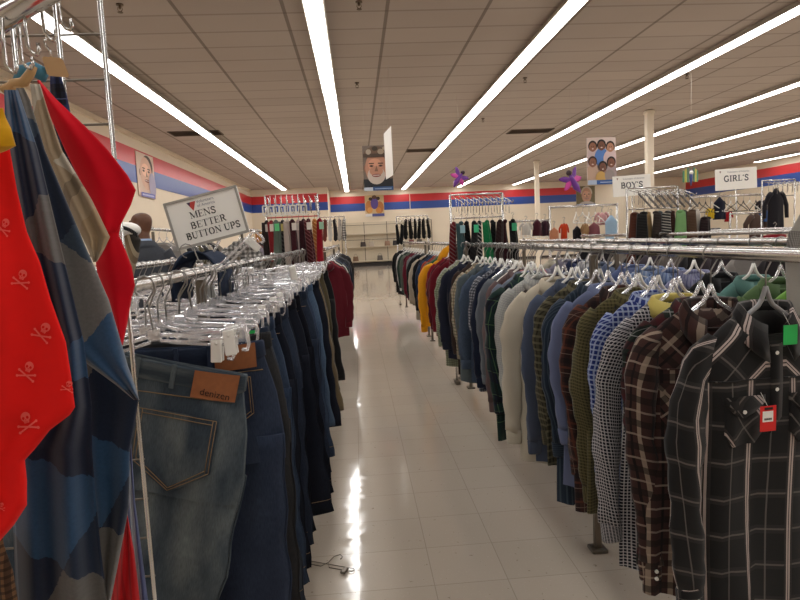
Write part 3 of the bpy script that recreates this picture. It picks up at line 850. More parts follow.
def near_corner():
    redm = cloth('red cotton', (250, 28, 24), noise=.1, sheen=.04); pink = plain('faded pink print', (238, 92, 84), .9)
    t = thing('skull_print_cloth', 'bright red cloth printed with pale skulls and crossbones hanging in the near corner', 'clothing', at(0, 112, .74), 0)
    t.location = (0, 0, 0)
    o, S = drape('cloth_panel', redm, [(108, -40, 0), (130, -40, 6), (150, -40, 10), (190, -40, 17), (232, -40, 27), (262, -40, 40), (300, -40, 51), (342, -40, 66), (375, -40, 71), (407, -40, 75), (415, -40, 70), (430, -40, 50), (449, -40, 35), (460, -40, 25), (480, -40, 27), (505, -40, 27), (525, -40, 14), (541, -40, 0), (556, -40, -12)], .74, t, .03, .010, 1.4, 1.0)
    # the printed skulls follow the cloth
    def rowx(y):
        return S(0, y), S(1, y)
    def motif(cx, cy, size, ang):
        m = MB()
        def put(px, py):
            # image-plane helper only picks the spot on the cloth: convert to s for this row
            lo, hi = 0.0, 1.0
            for _ in range(18):
                mid = (lo + hi) / 2; p = S(mid, py); a, b_ = ray(px, py)
                if p[0] / p[1] < a: lo = mid
                else: hi = mid
            p = S(lo, py); p2 = S(min(1, lo + .02), py); p3 = S(lo, py + 2)
            nrm = (p2 - p).cross(p3 - p); nrm.normalize()
            if nrm.y > 0: nrm = -nrm
            return p + nrm * .0012
        def poly(pts):
            b = len(m.v)
            ca, sa = cos(ang), sin(ang)
            P = [put(cx + size * (a * ca - c * sa), cy + size * (a * sa + c * ca)) for a, c in pts]
            m.v.extend(tuple(p) for p in P); m.face(range(b, b + len(P)), None, 0, False)
        def seg(a, c, w):
            d = Vector((c[0] - a[0], c[1] - a[1])); n = Vector((-d.y, d.x)).normalized() * w
            for q in range(4):
                u, v = q / 4, (q + 1) / 4
                A = (a[0] + d.x * u, a[1] + d.y * u); B = (a[0] + d.x * v, a[1] + d.y * v)
                poly([(A[0] + n.x, A[1] + n.y), (B[0] + n.x, B[1] + n.y), (B[0] - n.x, B[1] - n.y), (A[0] - n.x, A[1] - n.y)])
        poly(ell(0, -.38, .40, .40, 0, 360, 14))
        poly([(-.24, -.12), (.24, -.12), (.20, .14), (-.20, .14)])
        seg((-.75, .2), (.75, .75), .07); seg((-.75, .75), (.75, .2), .07)
        for a, c in ((-.75, .2), (.75, .75), (-.75, .75), (.75, .2)):
            poly(ell(a, c, .12, .12, 0, 360, 8))
        nf = len(m.f)
        for a in (-.17, .17): poly(ell(a, -.32, .115, .13, 0, 360, 8))
        poly([(-.05, -.12), (.05, -.12), (0, -.24)])
        for a in (-.09, .0, .09): poly([(a - .012, -.02), (a + .012, -.02), (a + .012, .13), (a - .012, .13)])
        for q in range(nf, len(m.f)): m.mi[q] = 1
        for q in range(nf, len(m.f)):
            for vi in m.f[q]: v_ = m.v[vi]; m.v[vi] = (v_[0], v_[1] - .0008, v_[2])
        m.build('skull_print', [pink, redm], o, recalc=False)
    for q in ((44, 331, 11.5, .5), (28, 370, 11.5, .35), (27, 421, 12.5, -.3), (22, 278, 11, .3), (68, 386, 7, .3), (4, 226, 10, .5), (2, 506, 5, .2)): motif(*q)
    fl = blocks('blue grey check fleece', [(44, 68, 94), (30, 38, 54), (104, 102, 100), (46, 58, 72)], .115, .72)
    fl2 = blocks('blue grey check fleece b', [(28, 36, 54), (40, 66, 94), (92, 90, 88), (30, 40, 58)], .125, .55)
    t = thing('fleece_throw', 'blue and grey checked fleece directly behind the red skull print cloth', 'clothing', (0, 0, 0))
    drape('fleece_panel', fl2, [(90, 4, 18), (150, 6, 38), (250, 20, 62), (342, 40, 84), (407, 40, 92), (450, 10, 92), (500, 12, 96), (550, 14, 101), (600, 16, 107), (650, 18, 112)], .84, t, .02, .012, 2.2, .5)
    t = thing('fleece_throw', 'blue and grey checked fleece with a folded pointed corner beside the red fleece', 'clothing', (0, 0, 0))
    up, _ = drape('fleece_panel', fl, [(88, 14, 24), (100, 18, 30), (150, 26, 45), (202, 34, 67), (245, 44, 85), (300, 52, 109), (345, 62, 122), (366, 90, 128), (385, 116, 135), (400, 134, 139.5)], .93, t, .03, .009, 1.3, 2.2)
    drape('fleece_fold', fl2, [(335, 60, 112), (372, 66, 131), (400, 70, 138.5), (425, 72, 135), (450, 76, 130), (507, 86, 129), (560, 92, 119), (600, 98, 111), (650, 104, 104)], .965, t, .012, .008, 1.8, .2)
    t = thing('scarf', 'cream and tan checked brushed scarf between the blue fleece and red fleece', 'clothing', (0, 0, 0))
    drape('scarf_panel', plaid('cream tan check', (206, 196, 178), [('x', .16, .075, .2, (168, 142, 108), .75), ('y', .16, .075, .1, (168, 142, 108), .75), ('x', .16, .02, .7, (90, 78, 66), .5)], rot=.7), [(84, 30, 40), (110, 33, 48), (150, 42, 62), (200, 64, 92), (237, 82, 110), (250, 88, 104), (262, 93, 97)], 1.0, t, .02, .008, 1.6, .8)
    rf = cloth('red fleece', (222, 8, 34), noise=.12, sheen=.06)
    t = thing('red_fleece_pullover', 'plain deep red fleece with a sharp corner pointing toward the shop', 'clothing', (0, 0, 0))
    drape('fleece_panel', rf, [(80, 37, 39.5), (100, 43, 57), (125, 54, 84), (150, 65, 108), (175, 77, 127.5), (190, 83, 136), (205, 91, 131), (232, 100, 117)], 1.05, t, .016, .005, 1.2, 1.2, thick=.014)
    drape('fleece_fold', rf, [(222, 98, 121), (235, 97, 119), (250, 96, 125.5), (267, 96, 132), (285, 101, 135), (300, 106, 131.5), (320, 113, 128), (345, 121, 123)], 1.075, t, .03, .006, 1.0, 2.6, thick=.014)
    t = thing('red_garment', 'red ribbed garment low down behind the blue checked fleece', 'clothing', (0, 0, 0))
    drape('garment_panel', vstripe('red rib', (196, 16, 26), (140, 8, 18), .012, .004, .6), [(512, 125, 127), (550, 119, 134), (600, 111, 140), (650, 105, 147)], 1.08, t, .012, .005, 2)
    t = thing('striped_garment', 'thin silver and blue striped garment edge beside the wire grid post', 'clothing', (0, 0, 0))
    drape('garment_panel', vstripe('silver blue stripe', (176, 184, 200), (46, 62, 120), .014, .007, .85), [(420, 128, 130), (455, 127.5, 132), (500, 127, 135), (550, 129, 141.5), (600, 132, 148), (650, 134, 153)], 1.14, t, .008, .004, 2)
    t = thing('tweed_garment', 'brown tweed garment at the bottom behind the red skull cloth', 'clothing', (0, 0, 0))
    drape('garment_panel', plaid('brown tweed', (84, 60, 44), [('x', .010, .004, 0, (150, 112, 78), .6), ('y', .010, .004, .3, (30, 22, 18), .6)]), [(520, -40, 0), (545, -40, 4), (570, -40, 13), (600, -40, 18), (650, -40, 22)], .80, t, .012, .004, 2)
    t = thing('yellow_garment', 'golden yellow garment tip above the red skull print cloth', 'clothing', (0, 0, 0))
    drape('garment_panel', cloth('golden yellow cotton', (226, 168, 20)), [(108, -30, 3), (118, -30, 6), (128, -30, 11), (146, -30, 16), (151, -30, 6), (156, -30, -8)], .70, t, .01, .004, 1, thick=.01)
    t = thing('rolled_blanket', 'rolled black and tan striped blanket with whipstitched rim beside the bald man', 'blanket', (0, 0, 0))
    drape('blanket_roll', plaid('black tan stripe', (182, 164, 136), [('x', .10, .052, .45, (24, 22, 22), .95), ('x', .10, .012, .86, (120, 96, 70), .8)], rot=-.25), [(226, 118, 130), (232, 116, 136), (240, 114, 141), (255, 114, 139), (275, 114, 134), (300, 112, 127)], 2.3, t, .08, .004, 1, thick=.08)
    m = MB()
    for i in range(13):
        a = at(119 + i * 1.5, 225.5 + .05 * i * i, 2.22); b2 = at(118.5 + i * 1.5, 229 + .055 * i * i, 2.22); m.tube([a, b2], .003, 5)
    m.build('whipstitch', BLACKP, t)
    m = MB(); a = at(121, 222, 2.28)
    rows = []
    m.ball((a[0] + .01, a[1] + .02, a[2] - .03), (.05, .05, .03), 14, 8); m.build('white_lining', PAPER, t)
    # wire grid panel and the arm the cloths hang from
    Yp = 1.25; x1 = -.371 * Yp
    t = thing('wire_grid_panel', 'chrome wire grid panel standing upright between the hung cloths and jeans', 'display panel', (x1, Yp, 0))
    m = MB(); n = 8
    for i in range(n): m.tube([(-i * .083, 0, .02), (-i * .083, 0, 2.05)], .0048, 8)
    m.build('vertical_wires', CHROME, t)
    m = MB(); z = at(104, 33, Yp)[2] - 21 * .085
    while z < 2.05: m.tube([(.003, .006, z), (-(n - 1) * .083 - .003, .006, z)], .0024, 6); z += .085
    m.build('cross_wires', DULL, t)
    m = MB(); m.box((0, 0, .012), (.03, .2, .024)); m.build('foot', DULL, t)
    m = MB(); m.box((-(n - 1) * .083, 0, .012), (.03, .2, .024)); m.build('foot', DULL, t)
    bz = 1.42 + .335
    t = thing('waterfall_fixture', 'flat chrome display arm crossing the top near corner with hooks on it', 'display arm', (0, 0, 0))
    A = Vector(at(-40, 45, .96)); B = Vector(at(52, -12, .85))
    A2 = Vector(at(-200, 142, 1.24))
    m = MB(); m.tube([A2, A, B + (B - A) * .6], .016, 10); m.build('arm', CHROME, t)
    m = MB(); m.tube([A2 + Vector((0, 0, .02)), Vector((A2.x, Yp, A2.z))], .008, 8); m.build('bracket', CHROME, t)
    for i, (px, top, bot, jx, w) in enumerate(((2, 18, 70, 1, 'leftmost, above the yellow garment'), (18, 10, 66, 1, 'second from the left, behind the wooden loop'), (24, 8, 52, 1, 'third from the left'), (41, -2, 38, 1, 'fourth from the left, above the tan size tag'), (57, -10, 28, 1, 'nearest the chrome post'))):
        Yh = .88 + (i == 1) * .04
        P = [at(px, top, Yh), at(px + 1.5, lerp(top, bot, .5), Yh), at(px + 4, bot - 5, Yh), at(px + 9, bot + 1, Yh), at(px + 13, bot + 3, Yh), at(px + 15, bot - 1, Yh), at(px + 14, bot - 9, Yh)]
        m = MB(); m.tube(P, .0024, 7); o = m.build('display_hook', CHROME)
        tag(o, 'chrome J hook on the display arm, ' + w, 'hook', 'chrome J hooks')
    t = thing('size_tag', 'tan size tag on a swivel hook below the display arm', 'tag', (0, 0, 0))
    fn = lambda a, b, d: at(a, b, .95 + d)
    m = MB(); m.prism([(42, 58), (44, 56.5), (61, 58), (63, 60), (69, 75), (68, 77.5), (50, 76), (47, 74)], fn, 0, .006); m.build('tag_plate', plain('tan board', (205, 168, 124), .6, noise=.1), t)
    m = MB(); m.tube([at(51, 57, .953), at(50, 50, .953), at(46, 46, .953), at(44, 41, .953), at(47, 38, .953)], .0016, 6); m.build('swivel_hook', CHROME, t)
    t = thing('navy_check_garment', 'navy checked garment hanging under the tan size tag', 'clothing', (0, 0, 0))
    drape('garment_panel', tartan('navy check dark', (26, 30, 50), (52, 64, 110), (14, 14, 20), .05, (96, 110, 150)), [(76, 50, 61), (95, 50, 67), (115, 52, 71), (150, 58, 76), (220, 70, 92)], 1.12, t, .008, .003, 2, thick=.01)
    t = thing('wooden_loop_hanger', 'pale wooden loop hanger with a light blue strap above the blue fleece', 'hanger', (0, 0, 0))
    m = MB(); m.tube([at(7, 92, .93), at(14, 84, .93), at(24, 82, .93), at(31, 72, .93), at(34, 66, .93)], [.007, .008, .007, .006, .005], 8); m.tube([at(2, 90, .93), at(10, 86, .93), at(19, 89, .93), at(22, 97, .93)], .006, 8)
    m.build('loop', WOOD, t)
    m = MB(); m.tube([at(18, 82, .96), at(24, 72, .96), at(35, 68, .96), at(43, 72, .96), at(40, 80, .96)], [.008, .011, .010, .011, .008], 8); m.build('strap', cloth('light blue strap', (96, 158, 188)), t)

# ------------------------------------------------------------------ left jeans rail
def jeans_rail():
    rack('chrome rail packed with jeans and clear hangers beside the aisle', -.52, 1.36, 6.05, [2.05, 3.8, 5.95])
    X = -.50
    d1 = denim('faded denim', (54, 64, 74), (132, 140, 140), .75); d2 = denim('mid denim', (40, 48, 66), (66, 78, 98), .5)
    d3 = denim('brown grey denim', (42, 42, 44), (64, 64, 64), .5); d4 = denim('blue denim', (36, 43, 58), (62, 73, 92), .6)
    d5 = denim('grey denim', (48, 54, 64), (80, 88, 98), .5); d6 = denim('bright denim', (44, 56, 76), (78, 94, 118), .6)
    d7 = denim('navy denim', (22, 25, 35), (34, 39, 51), .5); d8 = denim('near black denim', (15, 17, 26), (24, 27, 38), .5)
    d9 = denim('light denim', (66, 84, 108), (108, 128, 148), .5); kh = cloth('khaki twill', (126, 110, 84)); ch = cloth('charcoal twill', (44, 42, 44))
    L = [  # desc, short, mat, Y, kwargs, clip
        ('faded worn blue denim jeans showing a back pocket and tan patch', 'faded jeans', d1, 1.46, dict(patch=.185, waist_tilt=-.03, roll=.24, shear=.03, L=1.04, hw=.245, pk=1.3, leg=.118), 'clipw'),
        ('mid blue denim jeans', 'mid blue jeans', d2, 1.60, dict(shear=.04, patch=.15), 'clipw'),
        ('charcoal grey denim jeans', 'charcoal jeans', d3, 1.72, dict(shear=.05, tagc=((190, 150, 92), 'tan', .12, -.05)), 'clip'),
        ('dark blue denim jeans with green tag', 'green tagged jeans', d4, 1.84, dict(shear=.05, tagc=((40, 190, 92), 'green', .17, -.03)), 'clip'),
        ('slate grey denim jeans', 'slate jeans', d5, 1.96, dict(shear=.05, patch=.14), 'clip'),
        ('bright blue denim jeans with pale side seam', 'bright blue jeans', d6, 2.10, dict(shear=.065), 'clipw'),
        ('navy denim jeans', 'navy jeans', d7, 2.24, dict(shear=.06), 'clip'),
        ('inky blue jeans with a white clip', 'inky jeans', d4, 2.40, dict(shear=.07), 'clipw'),
        ('stiff black denim jeans', 'stiff black jeans', d8, 2.56, dict(shear=.08, L=1.0), 'clip'),
        ('long dark navy jeans with square hem', 'long navy jeans', d7, 2.74, dict(shear=.095, L=1.0, leg=.115, hw=.225), 'clip'),
        ('blue black jeans', 'blue black jeans', d8, 2.94, dict(shear=.10, L=1.0, leg=.12, hw=.23), 'clip'),
        ('plain blue denim jeans', 'plain blue jeans', d4, 3.14, dict(shear=.09), 'clip'),
        ('washed blue denim jeans with light blue tag', 'washed blue jeans', d6, 3.44, dict(shear=.11, tagc=((110, 176, 220), 'light blue', .17, -.06)), 'clip'),
        ('cornflower blue denim jeans', 'cornflower jeans', d9, 3.74, dict(shear=.10, L=.9), 'clip'),
        ('dark indigo jeans', 'indigo jeans', d7, 4.0, dict(shear=.10, L=.98), 'clip'),
        ('khaki tan twill trousers', 'khaki trousers', kh, 4.34, dict(shear=.11, kind='trousers', cat='trousers'), 'clip'),
        ('charcoal twill trousers', 'charcoal trousers', ch, 4.66, dict(shear=.12, kind='trousers', cat='trousers', L=1.02), 'clip'),
        ('olive brown trousers', 'olive trousers', cloth('olive brown twill', (86, 78, 56)), 5.0, dict(shear=.10, kind='trousers', cat='trousers'), 'clip'),
        ('black trousers', 'black trousers', cloth('black twill', (26, 26, 28)), 5.35, dict(shear=.10, kind='trousers', cat='trousers'), 'clip'),
        ('stone grey trousers', 'stone trousers', cloth('stone twill', (138, 130, 116)), 5.7, dict(shear=.09, kind='trousers', cat='trousers'), 'clip')]
    for i, (d, s, m, y, kw, cl) in enumerate(L):
        w = 'nearest on its rail' if i == 0 else 'hanging right behind the ' + L[i - 1][1]
        rot = random.uniform(-.05, .08) if i else -.02
        jeans(d, s, m, X + (.02 if i == 0 else random.uniform(-.02, .03)), y, 100 + i, w, rot=rot, group='jeans and trousers on the rail', detail=1 if y < 3.5 else 0, **kw)
        hanger(cl, -.52 + .02, y, 'clear clip hanger holding the ' + s, rot=rot, group='clip hangers on the jeans rail', tilt=.05 if i == 0 else 0)
    ys = [L_[3] for L_ in L]
    for i in range(54):
        y = 1.40 + i * .086
        if min(abs(y - q) for q in ys) < .028: continue
        hanger('clip' if i % 4 else 'clipw', -.52 + random.uniform(-.03, .045), y, 'empty clear clip hanger crowded between the jeans on the aisle rail', rot=random.uniform(-.32, .32), group='empty clip hangers between the jeans', tilt=random.uniform(-.14, .16))
    # second rail further from the aisle, mostly empty hangers
    rack('second chrome rail of empty hangers behind the jeans rail', -1.18, 1.6, 6.3, [1.7, 4.0, 6.2])
    for i in range(44):
        hanger('clip' if i % 3 else 'clear', -1.18 + random.uniform(-.01, .02), 1.75 + i * .1, 'empty clear hanger on the second rail behind the jeans', rot=random.uniform(-.15, .15), group='empty hangers on the second rail', tilt=random.uniform(-.06, .06))
    # denim folded over the rail and two tipped hangers
    t = thing('folded_jeans', 'dark blue jeans folded over the rail under the tilted sign', 'jeans', (-.60, 2.42, RZ))
    m = MB(); rows = []; uvs = []
    for i in range(22):
        f = i / 21; an = lerp(-.25, pi + .25, f)
        r = []; u = []
        px, pz = -.085 * cos(an), .065 * sin(an) - (.10 * max(0, abs(f - .5) - .42) / .08)
        for q in range(12):
            e = 2 * pi * q / 12
            r.append((px * (1 + .13 * cos(e)), .13 * sin(e) * (1 - .1 * sin(an)) , pz * (1 + .16 * cos(e)) - .01 + .012 * sin(e * 2 + f * 9))); u.append((q * .04, f * .4))
        rows.append(r); uvs.append(u)
    m.grid(rows, True, uvs, True); m.build('folded_leg', d2, t)
    m = MB(); m.tube([(rows[i][3][0], rows[i][3][1] - .003, rows[i][3][2]) for i in range(22)], .004, 6); m.build('seam', d4, t)
    m = MB(); m.tube([(rows[i][9][0] * 1.02, rows[i][9][1] - .003, rows[i][9][2]) for i in range(22)], .004, 6)
    m.build('seam', d4, t)
    for px, py, Yh, a, w in ((217, 276, 2.15, -.80, 'leaning on the folded jeans'), (252, 277, 2.45, -.15, 'tipped beside the folded jeans')):
        c = Vector(at(px, py, Yh)) + Vector((.135 * sin(a), 0, .135 * cos(a)))
        o = clone(HP['clipw'], c); o.rotation_euler = (.1, a, .25)
        tag(o, 'empty clear clip hanger ' + w, 'hanger', None)

def department_sign():
    Y = 2.5; tl = Vector(at(164, 205, Y)); tr = Vector(at(233, 189, Y)); bl = Vector(at(181, 249, Y)); br = Vector(at(249, 229, Y))
    ex = ((tr - tl) + (br - bl)) / 2; w = ex.length; ex.normalize()
    ez = ((tl - bl) + (tr - br)) / 2; h = ez.length; ez = (ez - ex * ez.dot(ex)).normalized(); ey = ez.cross(ex)
    c = (tl + tr + bl + br) / 4
    t = thing('department_sign', 'tilted white sign in a clear frame above the jeans reading mens better button ups', 'sign', c)
    fn = lambda a, b, d: tuple(ex * a + ez * b - (-ey if ey.y < 0 else ey) * d)
    sg = fn
    m = MB(); m.prism([(-w / 2, -h / 2), (w / 2, -h / 2), (w / 2, h / 2), (-w / 2, h / 2)], fn, -.004, .004); m.build('sign_card', plain('sign paper', (250, 248, 242), .35), t)
    m = MB(); e = .008; hw_, hh = w / 2, h / 2
    for x0, x1, z0, z1 in ((-hw_ - e, hw_ + e, hh - .002, hh + e), (-hw_ - e, hw_ + e, -hh - e, -hh + .002), (-hw_ - e, -hw_ + .002, -hh, hh), (hw_ - .002, hw_ + e, -hh, hh)):
        m.prism([(x0, z0), (x1, z0), (x1, z1), (x0, z1)], fn, -.008, .008)
    m.build('frame', plain('sign frame', (176, 174, 168), .3, .3), t)
    ink = plain('sign ink', (18, 18, 20), .5); gr = plain('sign grey ink', (150, 150, 160), .5)
    m = MB(); k = w / .28
    lettering(m, 'MENS', -.008 * k, .012 * k, .026 * k, .0052, fn, 1.15); lettering(m, 'BETTER', .003 * k, -.028 * k, .026 * k, .0052, fn, 1.15); lettering(m, 'BUTTON UPS', .012 * k, -.066 * k, .026 * k, .0052, fn, 1.05)
    m.build('lettering', ink, t, recalc=False)
    cu = None
    for txt, z in (('Volunteers', .066), ('of America', .050)):
        o = text_mesh('small_lettering', txt, .016 * k, gr, t, 'LEFT')
        yv = -(-ey if ey.y < 0 else ey)
        mt = Matrix((ex, ez, yv)).transposed().to_4x4(); p = Vector(fn(-.022 * k, z * k, .0054)); mt.translation = p
        o.matrix_local = mt
    m = MB(); x0, z0, q = -.042 * k, .076 * k, k
    m.prism([(x0 - .018 * q, z0), (x0 + .018 * q, z0), (x0 + .002 * q, z0 - .036 * q)], fn, .0045, .0052)
    m.build('logo_triangle', plain('logo red', (196, 66, 58), .5), t)
    m = MB(); m.prism([(x0 - .018 * q, z0), (x0 - .003 * q, z0), (x0 - .008 * q, z0 - .016 * q)], fn, .0045, .0056); m.build('logo_wedge', plain('logo navy', (52, 52, 84), .5), t)
    m = MB(); m.tube([fn(.03, -h / 2, 0), (.012, 0, RZ - c.z + .05), (.0, 0, RZ - c.z + .0)], .006, 8); m.tube([(0, -.03, RZ - c.z + .018), (0, .03, RZ - c.z + .018)], .008, 8); m.tube([(c.x * 0 + .0, 0, RZ - c.z + .018), (-.52 - c.x, 0, RZ - c.z + .018)], .006, 8); m.build('stem_clamp', CLEAR, t)

# ------------------------------------------------------------------ right shirt rails
def shirt_rails():
    rack('near chrome rail of button up shirts beside the aisle', 1.0, .2, 5.62, [.3, 2.51, 5.5])
    G = 'button up shirts on the aisle rail'
    wl = (210, 205, 198)
    T = [
     ('black western shirt with white plaid lines and red cardboard tag', 'black western shirt', plaid('black white plaid', (31, 30, 31), [('y', .10, .024, .3, (54, 52, 51), .6), ('y', .10, .005, .3, (130, 122, 118), .55), ('x', .115, .024, .12, (62, 58, 57), .7), ('x', .115, .0045, .09, (214, 198, 192), .85), ('x', .115, .0045, .15, (214, 198, 192), .85), ('x', .115, .004, .62, (128, 122, 118), .55)], noise=.14), 1.50, dict(detail=2, rot=.10, L=.80, hw=.20, sl=.66, tags=((.012, -.205, .040, .050, (40, 186, 72), 'green'), (-.048, -.415, .046, .066, (222, 32, 30), 'red cardboard')), x=1.055), 'grey'),
     ('brown and cream plaid shirt', 'brown plaid shirt', plaid('brown cream plaid', (70, 46, 42), [('x', .07, .014, .2, (176, 158, 140), .75), ('x', .07, .008, .6, (24, 18, 20), .9), ('y', .07, .02, .2, (30, 24, 24), .7), ('y', .07, .006, .7, (190, 172, 156), .5)]), 1.63, dict(detail=2, L=.76, sl=.68, x=.985), 'clear'),
     ('dark green and maroon plaid shirt', 'green maroon plaid shirt', tartan('green maroon tartan', (34, 44, 38), (84, 30, 38), (20, 20, 24), .08, (150, 150, 150)), 1.74, dict(x=1.02), 'clear'),
     ('navy and white small check shirt with yellow collar', 'small check shirt', plaid('navy white check', (24, 25, 40), [('x', .0108, .0034, 0, (206, 204, 208), .8), ('y', .0108, .0034, 0, (206, 204, 208), .8)], noise=.12), 1.86, dict(sl=.65, x=1.0, collar=cloth('pale yellow cotton', (214, 196, 110))), 'clear'),
     ('royal blue gingham shirt', 'blue gingham shirt', plaid('blue gingham', (34, 52, 122), [('x', .017, .0055, 0, (176, 190, 222), .75), ('y', .017, .0055, 0, (176, 190, 222), .75)], noise=.12), 1.99, dict(sl=.63, x=1.0), 'clear'),
     ('olive green small check shirt', 'olive check shirt', plaid('olive check', (88, 82, 52), [('x', .012, .004, 0, (48, 44, 28), .7), ('y', .012, .004, 0, (128, 118, 80), .5)]), 2.12, dict(sl=.66, x=1.0), 'clear'),
     ('rust and brown tartan shirt', 'rust tartan shirt', tartan('rust tartan', (70, 44, 40), (30, 26, 30), (110, 62, 46), .075, (140, 120, 108)), 2.24, dict(L=.80, x=1.0), 'clear'),
     ('periwinkle blue oxford shirt', 'periwinkle shirt', cloth('periwinkle oxford', (112, 122, 156), noise=.1), 2.36, dict(x=1.0, sl=.5), 'clear'),
     ('teal navy striped shirt', 'teal striped shirt', vstripe('teal stripe', (38, 50, 66), (74, 88, 100), .02, .006, .7), 2.49, dict(L=.79, x=1.0), 'clear'),
     ('olive patterned shirt', 'olive patterned shirt', plaid('olive pattern', (84, 80, 62), [('x', .02, .008, 0, (30, 30, 26), .7), ('y', .03, .01, .2, (140, 134, 108), .5)]), 2.60, dict(x=1.0), 'clear'),
     ('slate blue shirt with pale piping', 'slate shirt', cloth('slate blue cotton', (80, 90, 112)), 2.70, dict(x=.98, sl=.66), 'white'),
     ('cream linen shirt', 'cream linen shirt', cloth('cream linen', (214, 204, 184), noise=.08), 2.82, dict(x=.95, sl=.66, L=.78), 'white'),
     ('dark brown checked shirt', 'brown check shirt', plaid('dark brown check', (48, 38, 34), [('x', .03, .008, 0, (92, 66, 60), .6), ('y', .03, .008, 0, (92, 66, 60), .6)]), 2.94, dict(x=1.0), 'white'),
     ('white textured shirt', 'white textured shirt', plaid('white texture', (202, 202, 196), [('x', .012, .004, 0, (160, 164, 168), .5), ('y', .012, .004, .3, (160, 164, 168), .5)]), 3.06, dict(x=.95, sl=.72), 'white'),
     ('navy and green tartan flannel shirt', 'navy green tartan', plaid('navy green tartan', (24, 30, 48), [('x', .13, .06, .1, (26, 52, 46), .8), ('y', .13, .06, .1, (26, 52, 46), .8), ('x', .13, .005, .4, (104, 140, 96), .45), ('y', .13, .005, .4, (104, 140, 96), .45), ('x', .13, .02, .62, (12, 14, 20), .7)]), 3.20, dict(L=.82, hw=.215, x=.93, rot=.28, thick=1.15), 'white'),
     ('powder blue shirt', 'powder blue shirt', cloth('powder blue cotton', (124, 134, 152)), 3.36, dict(x=.97), 'white'),
     ('red striped knit shirt with long hem', 'red striped shirt', plaid('red stripes', (168, 36, 44), [('y', .03, .008, 0, (220, 200, 200), .8)]), 3.48, dict(x=1.01, L=.84, sl=.5), 'white'),
     ('dusty taupe long sleeved shirt', 'taupe shirt', cloth('taupe cotton', (112, 94, 94)), 3.62, dict(x=.975, sl=.73, L=.76), 'white'),
     ('cloud grey shirt with creased collar', 'cloud grey shirt', cloth('cloud grey cotton', (112, 118, 126)), 3.78, dict(x=.98, sl=.6, L=.80), 'white'),
     ('midnight navy dress shirt', 'midnight shirt', cloth('midnight cotton', (28, 36, 58)), 3.95, dict(x=.985, sl=.66), 'white'),
     ('navy houndstooth shirt', 'houndstooth shirt', gingham('houndstooth', (18, 22, 40), (176, 180, 190), .02), 4.10, dict(x=.975, sl=.63), 'white'),
     ('washed denim shirt', 'denim shirt', denim('shirt denim', (66, 78, 96), (96, 112, 130), .5), 4.27, dict(x=.965, L=.76), 'white'),
     ('sea grey work shirt', 'sea grey shirt', cloth('sea grey cotton', (88, 98, 102)), 4.48, dict(x=.96, hw=.21, rot=.12, thick=1.2), 'white'),
     ('cream floral print shirt', 'floral shirt', plaid('cream floral', (190, 180, 156), [('x', .022, .009, 0, (128, 70, 56), .6), ('y', .026, .010, .4, (110, 112, 84), .6)]), 4.66, dict(x=.96), 'white'),
     ('chocolate brown shirt', 'chocolate shirt', cloth('chocolate cotton', (62, 48, 42)), 4.85, dict(x=.96, L=.78), 'white'),
     ('deep navy shirt with white tail', 'deep navy shirt', cloth('deep navy cotton', (34, 38, 56)), 5.05, dict(x=.95), 'white'),
     ('sage and cream check shirt', 'sage check shirt', plaid('sage check', (168, 172, 148), [('x', .02, .008, 0, (108, 116, 92), .6), ('y', .02, .008, 0, (108, 116, 92), .6)]), 5.24, dict(x=.95, L=.78), 'white'),
     ('pale grey shirt', 'pale grey shirt', cloth('pale grey cotton', (166, 162, 156)), 5.42, dict(x=.955), 'white'),
    ]
    for i, (d, s, m, y, kw, h) in enumerate(T):
        kw = dict(kw); x = kw.pop('x'); w = 'nearest on the aisle rail' if i == 0 else 'hung behind the ' + T[i - 1][1]
        rot = kw.pop('rot', random.uniform(-.12, .2))
        if i > 9: x += random.uniform(-.02, .02)
        if i > 2: kw['L'] = kw.get('L', .74) + random.uniform(-.03, .06)
        kw.setdefault('detail', 1)
        kw['sl'] = kw.get('sl', .6) + .04
        shirt(d, s, m, x, y, 300 + i, w, rot=rot, group=G, grow=.08, thick=kw.pop('thick', 1.0 if i == 0 else .8), **kw)
        hanger(h, x, y, ('%s hanger inside the ' % {'white': 'white plastic', 'clear': 'clear plastic', 'grey': 'grey plastic'}[h]) + s, rot=rot, group='shirt hangers on the aisle rail')
    for i in range(3, 24):
        hanger('white' if i % 3 else 'clear', T[i][4]['x'] + random.uniform(0, .05), T[i][3] + .045, 'spare plastic hanger pushed in behind a shirt on the aisle rail', rot=random.uniform(-.1, .2), group='spare hangers on the aisle rail', tilt=random.uniform(-.08, .08))
    # further rails along the aisle
    rack('chrome rail holding the maroon shirts and yellow hooded top', .98, 5.8, 8.3, [5.9, 8.2])
    rack('far chrome rail of dark tops at the end of the aisle', .98, 8.5, 12.6, [8.6, 12.5])
